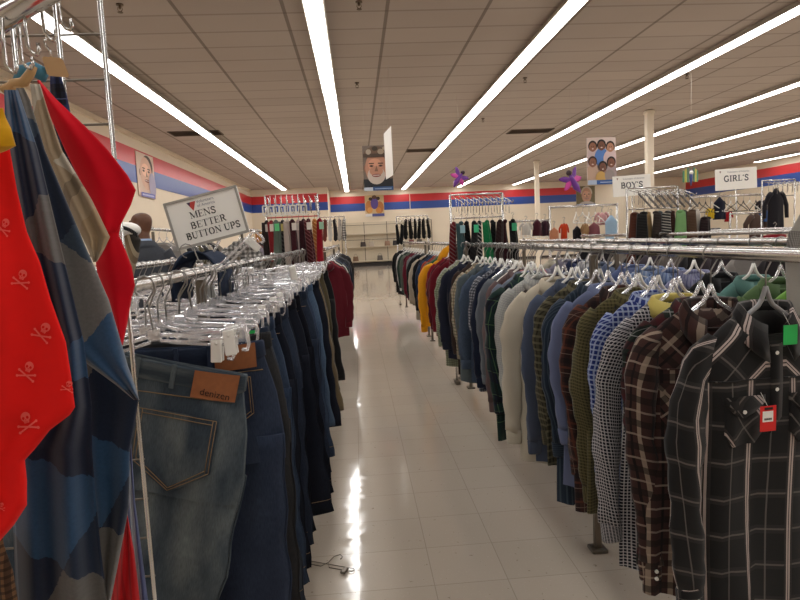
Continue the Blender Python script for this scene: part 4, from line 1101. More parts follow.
    F = [
     ('maroon polo shirt', 'maroon polo', (112, 18, 34), 5.92, {}), ('burgundy knit top', 'burgundy knit', (92, 16, 28), 6.12, dict(L=.78)), ('crimson cotton top', 'crimson top', (134, 22, 34), 6.32, {}),
     ('golden yellow hooded top with its hood standing up', 'yellow hooded top', (244, 168, 26), 6.55, dict(hood=True, sl=.8, hw=.23, thick=1.3)), ('grass green jersey', 'green jersey', (44, 108, 66), 6.75, {}), ('mushroom brown top', 'mushroom top', (128, 104, 92), 6.92, {}),
     ('brick orange sweater', 'brick sweater', (160, 62, 46), 7.1, {}), ('teal navy pullover', 'teal pullover', (38, 60, 88), 7.3, {}), ('inky blue pullover', 'inky pullover', (30, 42, 72), 7.5, {}), ('jet black pullover', 'jet pullover', (24, 24, 28), 7.75, {}),
     ('oatmeal beige coat with soft shoulders', 'oatmeal coat', (190, 176, 156), 8.05, dict(L=.86, hw=.21, thick=1.3)),
     ('black zip jacket', 'black jacket', (22, 22, 25), 8.75, {}), ('ash grey sweater', 'ash sweater', (128, 128, 130), 9.1, {}), ('wine red sweater', 'wine sweater', (104, 22, 40), 9.5, {}), ('plum red sweater', 'plum sweater', (84, 18, 36), 9.85, {}),
     ('moss grey sweater', 'moss sweater', (92, 98, 88), 10.3, {}), ('bottle green sweater', 'bottle green sweater', (48, 66, 58), 10.8, {}), ('snow white sweater', 'snow sweater', (198, 196, 192), 11.3, {}), ('charcoal black coat', 'charcoal coat', (30, 29, 31), 11.9, dict(L=.86)), ('coal black parka', 'coal parka', (20, 20, 22), 12.35, dict(L=.86))]
    for i, (d, s, c, y, kw) in enumerate(F):
        kw = dict(kw); kw.setdefault('detail', 1 if y < 8 else 0)
        shirt(d, s, cloth('cloth ' + s, c), .97, y, 400 + i, 'beyond the ' + (F[i - 1][1] if i else 'pale grey shirt'), rot=random.uniform(-.05, .12), group='tops on the far aisle rails', kind='coat' if 'coat' in d or 'parka' in d else 'sweater' if 'sweater' in d or 'pull' in d else 'casual_top', cat='top', thick=kw.pop('thick', .95), **kw)
        hanger('white', .97, y, 'white plastic hanger inside the ' + s, group='hangers on the far aisle rails')
    # second rail behind the first
    rack('second chrome rail of blue shirts behind the aisle shirts', 1.62, 1.6, 5.9, [1.75, 3.7, 5.8])
    B = [('apple green shirt', 'apple green shirt', cloth('apple green', (126, 178, 84)), 2.05), ('fern green shirt', 'fern green shirt', cloth('fern green', (96, 122, 82)), 2.22), ('sea green shirt', 'sea green shirt', cloth('sea green', (98, 140, 134)), 2.38),
         ('black back rail shirt', 'black back rail shirt', cloth('back black', (26, 26, 28)), 2.6), ('lavender striped shirt', 'lavender shirt', vstripe('lavender stripe', (150, 152, 182), (98, 102, 146), .012, .004)), ('sky blue striped shirt', 'sky striped shirt', vstripe('sky stripe', (132, 150, 184), (80, 102, 152), .014, .005)),
         ('light blue plaid shirt', 'light blue plaid', tartan('light blue plaid', (118, 140, 176), (70, 96, 150), (160, 170, 190), .05)), ('cobalt dress shirt', 'cobalt shirt', cloth('cobalt', (92, 106, 148))), ('chambray shirt', 'chambray shirt', denim('chambray', (88, 98, 122), (120, 132, 152), .4)), ('steel blue shirt', 'steel shirt', cloth('steel blue', (96, 108, 130))),
         ('white pinstripe shirt', 'pinstripe shirt', vstripe('white pin', (196, 196, 198), (120, 128, 156), .014, .003)), ('ink blue shirt', 'ink blue shirt', cloth('ink blue', (40, 50, 84))), ('lilac grey shirt', 'lilac shirt', cloth('lilac grey', (142, 138, 154))), ('ivory shirt', 'ivory shirt', cloth('ivory', (204, 196, 178)))]
    y = 2.6
    for i, q in enumerate(B):
        if len(q) > 3: y = q[3]
        else: y += .22
        shirt(q[0], q[1], q[2], 1.62, y, 500 + i, 'on the second rail ' + ('nearest the light grey sweater' if i == 0 else 'beyond the ' + B[i - 1][1]), rot=random.uniform(-.06, .12), group='shirts on the second rail', thick=.85)
        hanger('clear' if i % 2 else 'white', 1.62, y, ('clear' if i % 2 else 'white') + ' plastic hanger inside the ' + q[1], group='hangers on the second rail')
    # light grey knit hung beside the rails at the picture's edge
    t = thing('knit_sweater', 'light grey knit sweater with a mesh panel hanging above the near rail end', 'sweater', (0, 0, 0))
    drape('knit_body', cloth('light grey knit', (176, 172, 164), noise=.16), [(196, 812, 850), (212, 801, 850), (228, 792, 850), (240, 788, 850), (258, 785, 850), (285, 786, 850), (340, 788, 852), (420, 790, 856)], 2.0, t, .05, .012, 1.5, thick=.07)
    drape('mesh_panel', gingham('grey mesh', (92, 88, 86), (168, 164, 158), .006), [(231, 789, 806), (240, 787, 808), (250, 786, 806), (257, 786, 801)], 1.965, t, .03, .002, 1, thick=.012)

    t = thing('display_stand', 'slim chrome stand holding up the light grey knit sweater', 'display stand', (1.76, 2.1, 0))
    m = MB(); m.tube([(0, 0, .01), (0, 0, 1.66)], .011, 10); m.build('post', CHROME, t)
    m = MB(); m.tube([(0, 0, 1.64), (-.06, -.05, 1.63), (-.06, -.10, 1.60)], .008, 8); m.build('arm', CHROME, t)
    m = MB(); m.tube([(0, 0, 0), (0, 0, .012)], .13, 20); m.build('base', DULL, t)

def left_far_rail():
    rack('chrome rail of maroon and dark tops beyond the jeans', -.34, 6.5, 12.2, [6.6, 9.3, 12.1])
    F = [('maroon sweatshirt', 'maroon sweatshirt', (98, 20, 34), 6.62, dict(L=.8, hw=.21)), ('scarlet sleeved maroon top', 'scarlet top', (150, 18, 34), 6.85, dict(sl=.72)), ('graphite top', 'graphite top', (52, 52, 54), 7.1, {}), ('white crew top', 'white crew top', (210, 204, 196), 7.35, {}), ('forest green top', 'forest top', (40, 62, 52), 7.65, {}),
         ('slate fleece', 'slate fleece', (72, 80, 94), 8.0, {}), ('midnight fleece', 'midnight fleece', (34, 38, 56), 8.4, {}), ('black hooded jacket', 'black hooded jacket', (22, 22, 24), 8.8, {}), ('navy blazer', 'navy blazer', (26, 30, 46), 9.3, {}), ('pewter jacket', 'pewter jacket', (86, 86, 90), 9.8, {}), ('onyx jacket', 'onyx jacket', (18, 18, 20), 10.4, {}), ('brown black coat', 'brown black coat', (40, 32, 28), 11.1, dict(L=.84)), ('dusk blue coat', 'dusk coat', (44, 50, 66), 11.8, dict(L=.84))]
    for i, (d, s, c, y, kw) in enumerate(F):
        kw = dict(kw); kw.setdefault('detail', 1 if y < 7.5 else 0)
        shirt(d, s, cloth('cloth ' + s, c), -.34, y, 600 + i, 'beyond the ' + (F[i - 1][1] if i else 'jeans rail'), rot=random.uniform(-.06, .1), group='tops beyond the jeans rail', kind='sweatshirt' if i < 5 else 'jacket', cat='top', thick=.95, **kw)
        hanger('clear', -.34, y, 'clear plastic hanger inside the ' + s, group='hangers beyond the jeans rail')

# ------------------------------------------------------------------ tie racks
def tie_rack(label, x0, x1, Y, ztop, n, ties, zbase=0, fan=.12, red=False, tilt=.35):
    t = thing('tie_rack', label, 'tie rack', ((x0 + x1) / 2, Y, 0))
    hw_ = (x1 - x0) / 2
    m = MB(); m.tube([(-hw_, 0, .02), (-hw_, 0, ztop)], .011, 8); m.build('upright', CHROME, t)
    m = MB(); m.tube([(hw_, 0, .02), (hw_, 0, ztop)], .011, 8); m.build('upright', CHROME, t)
    m = MB(); m.tube([(-hw_, 0, ztop), (hw_, 0, ztop)], .009, 8); m.tube([(-hw_, 0, ztop - .22), (hw_, 0, ztop - .22)], .007, 8); m.build('cross_bar', plain('red enamel bar', (190, 60, 56), .5) if red else CHROME, t)
    for q in (-hw_, hw_):
        m = MB(); m.box((q, 0, .02), (.04, .16, .03)); m.build('foot', DULL, t)
    for i in range(n):
        xx = lerp(-hw_ + .03, hw_ - .03, i / (n - 1))
        m = MB(); m.tube([(xx, 0, ztop - .02), (xx + .03, -.16, ztop - .06), (xx + .05, -.30, ztop - .11), (xx + .052, -.32, ztop - .09)], .005, 6)
        for q in range(3): m.tube([(xx + .012 + q * .012, -.08 - q * .07, ztop - .03 - q * .02), (xx + .012 + q * .012, -.08 - q * .07, ztop - .16 - q * .02)], .003, 5)
        m.build('prong', CHROME, t)
    return t

def tie(desc, cat, mat, x, Y, z, L, w, seed, group, tagcol=None, light=None, kind='necktie'):
    rnd = random.Random(seed)
    t = thing(kind, desc, cat, (x, Y, z), rnd.uniform(-.3, .3), group)
    m = MB()
    for s, ln, ww in ((-1, L, w), (1, L * .82, w * .72)):
        rows = []; uvs = []
        for i in range(13):
            f = i / 12; hw_ = ww * lerp(.30, .5, f) * (1 if i < 12 else .12)
            zz = -ln * f; yy = s * .012 + .012 * sin(f * 4 + seed); xx = s * .010 + .012 * sin(f * 3 + seed * 1.7)
            rows.append([(xx + hw_ * cos(2 * pi * q / 10), yy + .006 * sin(2 * pi * q / 10) + .004 * sin(3 * hw_ * 20 * cos(q)), zz) for q in range(10)]); uvs.append([(hw_ * cos(2 * pi * q / 10), zz) for q in range(10)])
        m.grid(rows, True, uvs, True)
    m.ball((0, 0, .0), (w * .26, .02, .02), 10, 6)
    m.build('blade', mat, t)
    m = MB(); m.tube([(0, 0, -.005), (0, 0, .05), (.012, 0, .065), (0, 0, .08), (-.012, 0, .066)], .0026, 6); m.build('clip_hook', CHROME, t)
    if tagcol:
        m = MB(); m.rbox((.01, -.03, -.055), (.045, .003, .07), .001); o = m.build('price_tag', plain('tie tag %d%d%d' % tagcol, tagcol, .6), t)
    return t

def tie_racks():
    # beside the left rail: belts and ties in front of the painted band
    Y = 6.25; x0 = ray(267, 225)[0] * Y; x1 = ray(319, 225)[0] * Y; zt = EYE + ray(290, 195)[1] * Y
    tie_rack('tall chrome rack of ties and belts past the end of the jeans rail', x0, x1, Y, zt, 9, None, red=True)
    D = [('brown black tie', (44, 34, 32), (230, 200), .52, (206, 200, 192)), ('brick red tie with a white tag', (138, 34, 40), None, .62, (232, 220, 208)), ('grey green tie with a mint tag', (96, 108, 98), None, .6, (96, 200, 130)), ('black speckled tie', (38, 36, 38), None, .6, (214, 198, 120)), ('cream and pink slim tie', (218, 200, 190), None, .62, None),
         ('wide dark maroon tie', (62, 22, 30), None, .68, (224, 214, 204)), ('pale pink lined tie', (214, 190, 184), None, .46, (236, 228, 214)), ('deep plum tie', (56, 20, 28), None, .68, None), ('dark red striped tie', (78, 26, 30), None, .72, (214, 206, 196)), ('orange and cream tie', (206, 132, 70), None, .74, None), ('long ruby red tie', (150, 16, 34), None, .82, (150, 190, 160))]
    for i, (d, c, _, L, tg) in enumerate(D):
        x = lerp(x0 + .02, x1 + .02, i / (len(D) - 1))
        mt = plaid('tie cloth l%d' % i, c, [('y', .03, .008, 0, tuple(min(255, v + 70) for v in c), .7 if i in (3, 8, 9) else .03)], rot=.7)
        tie(d + ' on the tall rack past the jeans', 'tie', mt, x, Y - .16 - .05 * (i % 3), zt - .27, L, .082, 10 + i, 'ties and belts past the jeans rail', tg)
    # white rectangular buckles hanging over the band
    for i in range(8):
        x = lerp(x0 + .03, x1 - .12, i / 7)
        m = MB(); hb = .045; wb = .024
        for a in (-1, 1): m.rbox((a * wb, 0, 0), (.014, .008, hb * 2), .003); m.rbox((0, 0, a * hb), (wb * 2, .008, .014), .003)
        m.tube([(0, 0, hb), (0, 0, hb + .1)], .003, 5)
        m.tube([(0, 0, -hb), (0, .0, hb * .5)], .004, 5)
        m2 = m.build('belt_buckle', WHITEP, None, (x, Y - .26, zt - .16 - .006 * (i % 2))); m2.rotation_euler = (0, 0, random.uniform(-.5, .5))
        tag(m2, 'white rectangular belt buckle hanging on a prong of the tall tie rack', 'belt buckle', 'white buckles on the tall tie rack')
    # second, smaller rack of pale belts
    Y = 12.6; x0 = ray(321, 232)[0] * Y; x1 = ray(345, 232)[0] * Y; zt = EYE + ray(333, 217)[1] * Y
    tie_rack('short chrome rack of pale belts beyond the tall tie rack', x0, x1, Y, zt, 6, None)
    for i, (d, c) in enumerate((('ivory belt', (214, 206, 196)), ('rust brown belt', (120, 60, 50)), ('white webbing belt', (222, 218, 210)), ('black dotted belt', (40, 38, 40)), ('pale stone belt', (196, 188, 178)), ('black and white checked belt', (30, 30, 30)))):
        mt = gingham('checked belt', (20, 20, 22), (226, 222, 216), .05) if i == 5 else cloth('belt ' + d, c)
        tie(d + ' on the short rack beyond the tall tie rack', 'belt', mt, lerp(x0, x1, i / 5), Y - .12, zt - .06, .44, .085, 30 + i, 'belts on the short rack', None, kind='belt')
    # right: tie rack by the end of the shirt rail
    Y = 5.72; x0 = ray(451, 222)[0] * Y; x1 = ray(503, 222)[0] * Y; zt = EYE + ray(478, 194)[1] * Y
    tie_rack('chrome tie rack standing behind the far end of the shirt rail', x0, x1, Y, zt, 9, None)
    D = [('maroon dotted tie', (104, 22, 30), .62, None), ('teal grey tie', (62, 88, 92), .52, (150, 190, 200)), ('pitch black tie', (20, 20, 22), .5, None), ('mint tagged black tie', (30, 30, 32), .48, (70, 196, 140)), ('diagonal striped black tie', (28, 28, 30), .5, None), ('emerald green tie', (24, 128, 76), .5, None), ('plain black silk tie', (18, 18, 20), .5, None), ('espresso brown tie', (48, 28, 28), .5, None), ('dark plum tie', (54, 16, 26), .48, None), ('black tie with green knot', (16, 18, 18), .48, (60, 170, 120))]
    for i, (d, c, L, tg) in enumerate(D):
        x = lerp(x0, x1 + .04, i / (len(D) - 1))
        mt = plaid('tie cloth r%d' % i, c, [('y', .028, .009, 0, (210, 210, 210), .75 if i == 4 else .18 if i == 0 else .015)], rot=.7)
        tie(d + ' on the rack behind the shirt rail', 'tie', mt, x, Y - .16 - .05 * (i % 2), zt - .27, L, .085, 50 + i, 'ties behind the shirt rail', tg)
    # small black belts rack far down the aisle
    Y = 13.0; x0 = ray(397, 232)[0] * Y; x1 = ray(428, 232)[0] * Y; zt = EYE + ray(412, 216)[1] * Y
    tie_rack('narrow chrome rack of black belts far down the aisle', x0, x1, Y, zt, 8, None)
    for i in range(8):
        tie('black belt %s on the far narrow rack' % ('nearest the aisle', 'second from the aisle', 'third from the aisle', 'fourth from the aisle', 'fourth from its far end', 'third from its far end', 'second from its far end', 'at its far end')[i], 'belt', cloth('belt black', (20, 20, 20)), lerp(x0, x1, i / 7), Y - .12, zt - .08 - .1 * (i < 2), .42, .085, 70 + i, 'black belts down the aisle', None, kind='belt')
    # big tie rack before the boys sign
    Y = 6.3; x0 = ray(627, 212)[0] * Y; x1 = ray(678, 212)[0] * Y; zt = EYE + ray(655, 187.5)[1] * Y
    tie_rack('wide chrome rack of hanging scarves and ties in front of the boys sign', x0, x1, Y, zt, 9, None)
    D = [('rust brown scarf', (92, 50, 36), .55, None), ('black scarf with fringe', (26, 24, 24), .5, None), ('tan striped scarf', (170, 140, 96), .55, None), ('dark coffee tie', (44, 32, 28), .55, None), ('slate teal tie', (62, 84, 90), .55, None), ('black tie with wavy stripes', (40, 40, 42), .55, None), ('cocoa brown tie', (78, 48, 40), .55, None), ('pale green tie', (130, 178, 116), .55, None), ('charcoal patterned tie', (48, 48, 44), .55, None), ('umber brown tie', (84, 62, 46), .55, None), ('white slim tie', (214, 206, 196), .6, None), ('black and red scarf', (34, 14, 18), .5, None), ('plain coal scarf', (22, 20, 20), .5, None)]
    for i, (d, c, L, tg) in enumerate(D):
        x = lerp(x0 + .02, x1 + .24, i / (len(D) - 1))
        mt = plaid('tie cloth s%d' % i, c, [('y', .028, .010, 0, (200, 196, 188), .7 if i in (5,) else .02)], rot=.15)
        tie(d + ' on the wide rack before the boys sign', 'tie' if 'tie' in d else 'scarf', mt, x, Y - .14 - .06 * (i % 2), zt - .27 - (.08 if i > 10 else 0), L + .05, .16, 90 + i, 'scarves and ties before the boys sign', tg, kind='necktie' if 'tie' in d else 'scarf')
    for i in range(8):
        x = lerp(x0 + .05, x1 - .02, i / 7)
        m = MB(); m.rbox((.07, 0, -.07), (.018, .02, .22), .004, Matrix.Rotation(-.75, 3, 'Y')); m.tube([(0, 0, 0), (-.006, 0, .03), (.006, 0, .04)], .003, 5)
        o = m.build('tilted_hanger_bar', plain('greyed plastic', (120, 116, 114), .5), None, (x, Y - .17, zt - .075)); tag(o, 'slanted grey hanger bar on the prongs of the wide scarf rack', 'hanger', 'slanted hanger bars on the wide rack')
# ------------------------------------------------------------------ posters and signs
def poster(name, label, cat, px0, py0, px1, py1, Y, layers, hang=True, group=None, back=(236, 232, 226), wall=None):
    tl = Vector(at(px0, py0, Y)); br = Vector(at(px1, py1, Y)); w = br.x - tl.x; h = tl.z - br.z
    c = Vector(((tl.x + br.x) / 2, Y, br.z))
    t = thing(name, label, cat, c, 0, group)
    m = MB(); m.box((0, 0, h / 2), (w, .008, h)); m.build('board', plain('poster board %d%d%d' % back, back, .7), t)
    mats = []; m = MB()
    st = max(.0006, Y * .00009)
    for i, (pts, c_) in enumerate(layers):
        mt = plain('print %d %d %d' % c_, c_, .6)
        if mt not in mats: mats.append(mt)
        b = len(m.v); y = -.005 - st * (i + 1)
        m.v.extend(((min(1, max(0, a)) - .5) * w, y, min(1, max(0, q)) * h) for a, q in pts); m.face(range(b, b + len(pts)), None, mats.index(mt), False)
    m.build('printed_picture', mats, t, recalc=False)
    if hang:
        for s in (-1, 1):
            m = MB(); m.tube([(s * w * .4, 0, h), (s * w * .4, 0, ZC - c.z)], .0022, 5); m.build('hanging_wire', plain('nylon line', (190, 180, 170), .4), t)
    return t, w, h

def rect(a, b, c, d): return [(a, b), (c, b), (c, d), (a, d)]
def face_layers(cx, cy, rx, ry, skin, hair, hairtop=True, beard=None):
    dk = tuple(int(v * .72) for v in skin); lt = tuple(min(255, int(v * 1.12)) for v in skin)
    L = []
    if hairtop: L.append((ell(cx, cy + ry * .28, rx * 1.18, ry * .95), hair))
    L.append((ell(cx - rx, cy, rx * .14, ry * .2), dk)); L.append((ell(cx + rx, cy, rx * .14, ry * .2), dk))
    L.append((ell(cx, cy, rx, ry), skin))
    L.append((ell(cx - rx * .1, cy + ry * .2, rx * .62, ry * .4), lt))
    if beard: L.append((ell(cx, cy - ry * .45, rx * .82, ry * .55), beard)); L.append((ell(cx, cy - ry * .18, rx * .62, ry * .3), skin))
    for s in (-1, 1):
        L.append((ell(cx + s * rx * .42, cy + ry * .14, rx * .2, ry * .07), dk)); L.append((ell(cx + s * rx * .42, cy + ry * .13, rx * .11, ry * .045), (50, 38, 32)))
        L.append((rect(cx + s * rx * .42 - rx * .24, cy + ry * .26, cx + s * rx * .42 + rx * .24, cy + ry * .32), tuple(int(v * .6) for v in hair) if not hairtop else hair))
    L.append(([(cx - rx * .16, cy - ry * .2), (cx + rx * .18, cy - ry * .2), (cx + rx * .04, cy + ry * .16)], dk))
    L.append((ell(cx, cy - ry * .45, rx * .4, ry * .1), (150, 80, 74))); L.append((rect(cx - rx * .3, cy - ry * .46, cx + rx * .3, cy - ry * .42), (236, 224, 212)))
    return L

def signs():
    # hanging portrait
    L = [(rect(0, 0, 1, 1), (120, 106, 96)), (rect(0, 0, 1, .26), (40, 40, 44)), ([(0, .12), (.3, .34), (.75, .34), (1, .2), (1, 0), (0, 0)], (34, 36, 42))]
    L += face_layers(.44, .50, .37, .36, (196, 142, 116), (92, 78, 70), False, (206, 190, 178))
    L += [(ell(.44, .76, .42, .22, 0, 180), (112, 88, 70)), (rect(.02, .74, .86, .82), (84, 66, 54)), (ell(.2, .86, .09, .06), (176, 160, 140)), (ell(.42, .93, .1, .05), (70, 58, 46)), (ell(.62, .86, .11, .06), (168, 150, 128)), (ell(.76, .93, .08, .04), (188, 172, 152)),
          (rect(0, 0, .42, .075), (196, 206, 218)), (rect(.3, .0, 1, .085), (52, 84, 132)), (rect(.36, .03, .94, .05), (150, 170, 200))]
    poster('hanging_poster', 'hanging portrait poster of a bearded man in a camouflage cap', 'poster', 362, 146, 393.5, 190, 12, L, group=None)
    t = thing('hanging_poster', 'blank white back of a poster hanging edge on beside the man portrait', 'poster', (0, 0, 0))
    a0, a1 = Vector(at(386.3, 182, 10.7)), Vector(at(393.2, 175, 10.0)); ztop = at(393.2, 126, 10.0)[2]
    m = MB(); d = (a1 - a0); d.z = 0; n = Vector((-d.y, d.x, 0)).normalized() * .004; zb = a1.z
    b = [a0, a1]; 
    m.grid([[(p + n * s) [:2] + (z,) for s, p in ((-1, a0), (-1, a1), (1, a1), (1, a0))] for z in (zb, ztop)] if False else [[((p + n * s).x, (p + n * s).y, z) for s, p in ((-1, a0), (-1, a1), (1, a1), (1, a0))] for z in (zb, ztop)], True, None, True, 0, False); m.build('board', PAPER, t)
    for p in (a0, a1):
        m = MB(); m.tube([(p.x, p.y, ztop), (p.x, p.y, ZC)], .0022, 5); m.build('hanging_wire', plain('nylon line', (190, 180, 170), .4), t)
    # group poster
    L = [(rect(0, 0, 1, 1), (216, 196, 188))]
    for (cx, cy, sk, hr, cl) in ((.20, .80, (146, 96, 72), (50, 34, 30), (206, 184, 184)), (.50, .82, (120, 78, 58), (38, 28, 26), (86, 128, 196)), (.80, .78, (180, 128, 100), (54, 38, 32), (214, 190, 190)), (.18, .47, (140, 92, 70), (60, 36, 30), (190, 160, 140)), (.82, .45, (128, 82, 62), (44, 30, 28), (168, 150, 150)), (.52, .36, (110, 70, 54), (36, 26, 24), (150, 120, 110))):
        L += [(ell(cx, cy - .24, .24, .2), cl), (ell(cx, cy + .025, .155, .115), hr), (ell(cx, cy, .12, .098), sk), (ell(cx - .03, cy + .015, .014, .01, n=8), (40, 28, 24)), (ell(cx + .03, cy + .015, .014, .01, n=8), (40, 28, 24)), (ell(cx, cy - .035, .035, .012, n=8), (226, 206, 196))]
    L += [(ell(.45, .14, .18, .14), (196, 158, 90)), (ell(.75, .18, .17, .13), (150, 138, 136)), (rect(0, 0, .34, .10), (176, 190, 212)), (rect(.3, 0, 1, .095), (40, 84, 150)), (rect(.42, .035, .9, .055), (160, 180, 210))]
    poster('hanging_poster', 'hanging poster showing a group of six smiling children', 'poster', 586.5, 138, 616, 184, 12, L)
    # posters on the rear wall
    L = [(rect(0, 0, 1, 1), (214, 186, 140)), (ell(.2, .45, .18, .3), (196, 130, 70)), (ell(.78, .42, .2, .28), (186, 120, 66)), (ell(.5, .62, .2, .28), (96, 78, 150)), (ell(.5, .9, .13, .09), (92, 62, 48)), (ell(.3, .82, .1, .08), (60, 44, 40)), (ell(.7, .84, .1, .08), (64, 46, 40)), (ell(.25, .3, .14, .14), (220, 160, 90)), (ell(.7, .28, .14, .14), (212, 140, 70)), (rect(0, 0, .36, .13), (226, 222, 220)), (rect(.36, 0, 1, .13), (84, 90, 150))]
    poster('wall_poster', 'tan poster of two people in orange on the rear wall band', 'poster', 364.5, 195.5, 384.5, 216, YB - .03, L, False)
    L = [(rect(0, 0, 1, 1), (122, 112, 84))] + face_layers(.55, .55, .26, .36, (206, 162, 138), (210, 196, 178), True) + [(ell(.55, .05, .45, .2, 0, 180), (196, 186, 180)), (rect(0, 0, .4, .12), (196, 204, 220)), (rect(.4, 0, 1, .12), (62, 84, 140))]
    poster('wall_poster', 'poster of an older smiling face on the rear wall band', 'poster', 576, 186.5, 595, 206, YB - .03, L, False)
    # poster on the side wall
    y0, y1 = 15.0, 16.25; z0, z1 = 2.72, 3.78
    t = thing('wall_poster', 'pale portrait poster on the red and blue band of the side wall', 'poster', (XL + .02, (y0 + y1) / 2, z0))
    w, h = y1 - y0, z1 - z0
    m = MB(); m.box((0, 0, h / 2), (.01, w, h)); m.build('board', plain('poster board side', (222, 196, 176), .7), t)
    m = MB(); mats = []
    for i, (pts, c_) in enumerate([(rect(0, .1, 1, 1), (226, 200, 182))] + [(ell(.62, .72, .3, .26), (96, 78, 70))] + face_layers(.5, .55, .34, .38, (228, 186, 162), (110, 88, 76), False) + [(ell(.8, .3, .2, .3), (176, 168, 190)), (rect(.1, 0, .9, .1), (110, 112, 180)), (rect(.16, .03, .84, .07), (190, 192, 222))]):
        mt = plain('print %d %d %d' % c_, c_, .6)
        if mt not in mats: mats.append(mt)
        b = len(m.v); m.v.extend((.006 + .0012 * (i + 1), (a - .5) * w, q * h) for a, q in pts); m.face(range(b, b + len(pts)), None, mats.index(mt), False)
    m.build('printed_picture', mats, t, recalc=False)
    # department signs
    def dept(label, px0, py0, px1, py1, Y, text, below):
        tl = Vector(at(px0, py0, Y)); br = Vector(at(px1, py1, Y)); w = br.x - tl.x; h = tl.z - br.z
        t = thing('department_sign', label, 'sign', ((tl.x + br.x) / 2, Y, br.z))
        t.rotation_euler = (0, -.035, 0)
        m = MB(); m.rbox((0, 0, h / 2), (w, .012, h), .003); m.build('sign_card', PAPER, t)
        fn = lambda a, b, d: (a, -.0072, b)
        m = MB(); lettering(m, text, 0, h * .40, h * .27, 0, fn, 1.15, .2, .1); m.build('lettering', plain('dark grey ink', (52, 54, 66), .6), t, recalc=False)
        for txt, z in (('Volunteers of America', h * .80),):
            o = text_mesh('small_lettering', txt, h * .12, plain('sign grey ink', (150, 150, 160), .5), t)
            o.location = (w * .05, -.0075, z); o.rotation_euler = (R(90), 0, 0)
        m = MB(); q = h * .06; m.prism([(-w * .40, h * .9), (-w * .40 + q * 1.5, h * .9), (-w * .40 + q * .8, h * .9 - q * 1.6)], lambda a, b, d: (a, d, b), -.0074, -.0068); m.build('logo_triangle', plain('logo grey red', (120, 60, 70), .5), t)
        m = MB(); m.tube([(0, .006, .02), (0, .006, below - br.z)], .010, 8); m.build('stem', CHROME, t)
        m = MB(); m.box((0, .006, below - br.z + .01), (.3, .3, .02)); m.build('stand_foot', DULL, t)
    dept('white girls department sign standing above the kids racks', 715.5, 169, 757, 188.5, 10, "GIRL'S", 0)
    dept('white boys department sign behind the scarf rack and column', 613, 176, 651, 195, 9.5, "BOY'S", 0)

# ------------------------------------------------------------------ small goods seen over the rails
def small_garment(desc, cat, name, c, px, ptop, wpx, hpx, Y, seed, group=None, sleeves=True, mat=None, hl=0):
    rnd = random.Random(seed)
    a = at(px, ptop, Y); w = wpx / FPX * Y * .5; h = hpx / FPX * Y
    t = thing(name, desc, cat, a, rnd.uniform(-.3, .3), group)
    mt = mat or cloth('cloth %d %d %d' % c, c)
    rows = []; uvs = []; ph = rnd.uniform(0, 6); bw = w * (.66 if sleeves else .95)
    for i in range(12):
        f = i / 11; ww = lerp(.3, 1, min(1, f * 5)) * bw * lerp(1, 1.12, f); zz = -h * f + (.0)
        rows.append([(ww * cos(2 * pi * k / 18), .045 * min(1, f * 4 + .4) * sin(2 * pi * k / 18) + .02 * sin(5 * cos(2 * pi * k / 18) + ph + f * 2) * f, zz - .02 * abs(cos(2 * pi * k / 18)) * (i < 3)) for k in range(18)]); uvs.append([(p[0], p[2]) for p in rows[-1]])
    m = MB(); m.grid(rows, True, uvs, True); m.build('body', mt, t)
    if sleeves:
        for s in (-1, 1):
            m = MB(); m.tube([(s * bw * .6, 0, -h * .10), (s * bw * .95, 0, -h * .16), (s * w * .98, .01, -h * .36), (s * w * 1.0, .0, -h * .62)], [.25 * w, .24 * w, .2 * w, .17 * w], 10); m.build('sleeve', mt, t)
    m = MB(); m.tube([(0, 0, -.02), (0, 0, .05 + hl), (.02, 0, .07 + hl), (.0, 0, .09 + hl), (-.02, 0, .075 + hl)], .004, 6); m.build('hook', WIRE, t)
    return t

def rail_x(label, px0, px1, py, Y, down=True, name='garment_rack', zlow=0):
    a = Vector(at(px0, py, Y)); b = Vector(at(px1, py, Y)); z = (a.z + b.z) / 2
    t = thing(name, label, 'clothes rack', ((a.x + b.x) / 2, Y, 0)); w = (b.x - a.x) / 2
    m = MB(); m.tube([(-w, 0, z), (w, 0, z)], .016, 10); m.build('top_rail', CHROME, t)
    for s in (-1, 1):
        m = MB(); m.tube([(s * w, 0, .0), (s * w, 0, z + .02)], .016, 8); m.build('upright', CHROME, t)
        m = MB(); m.box((s * w, 0, .02), (.05, .14, .04)); m.build('foot', DULL, t)
    m = MB(); m.tube([(-w, 0, .25), (w, 0, .25)], .012, 8); m.build('base_rail', DULL, t)
    return z

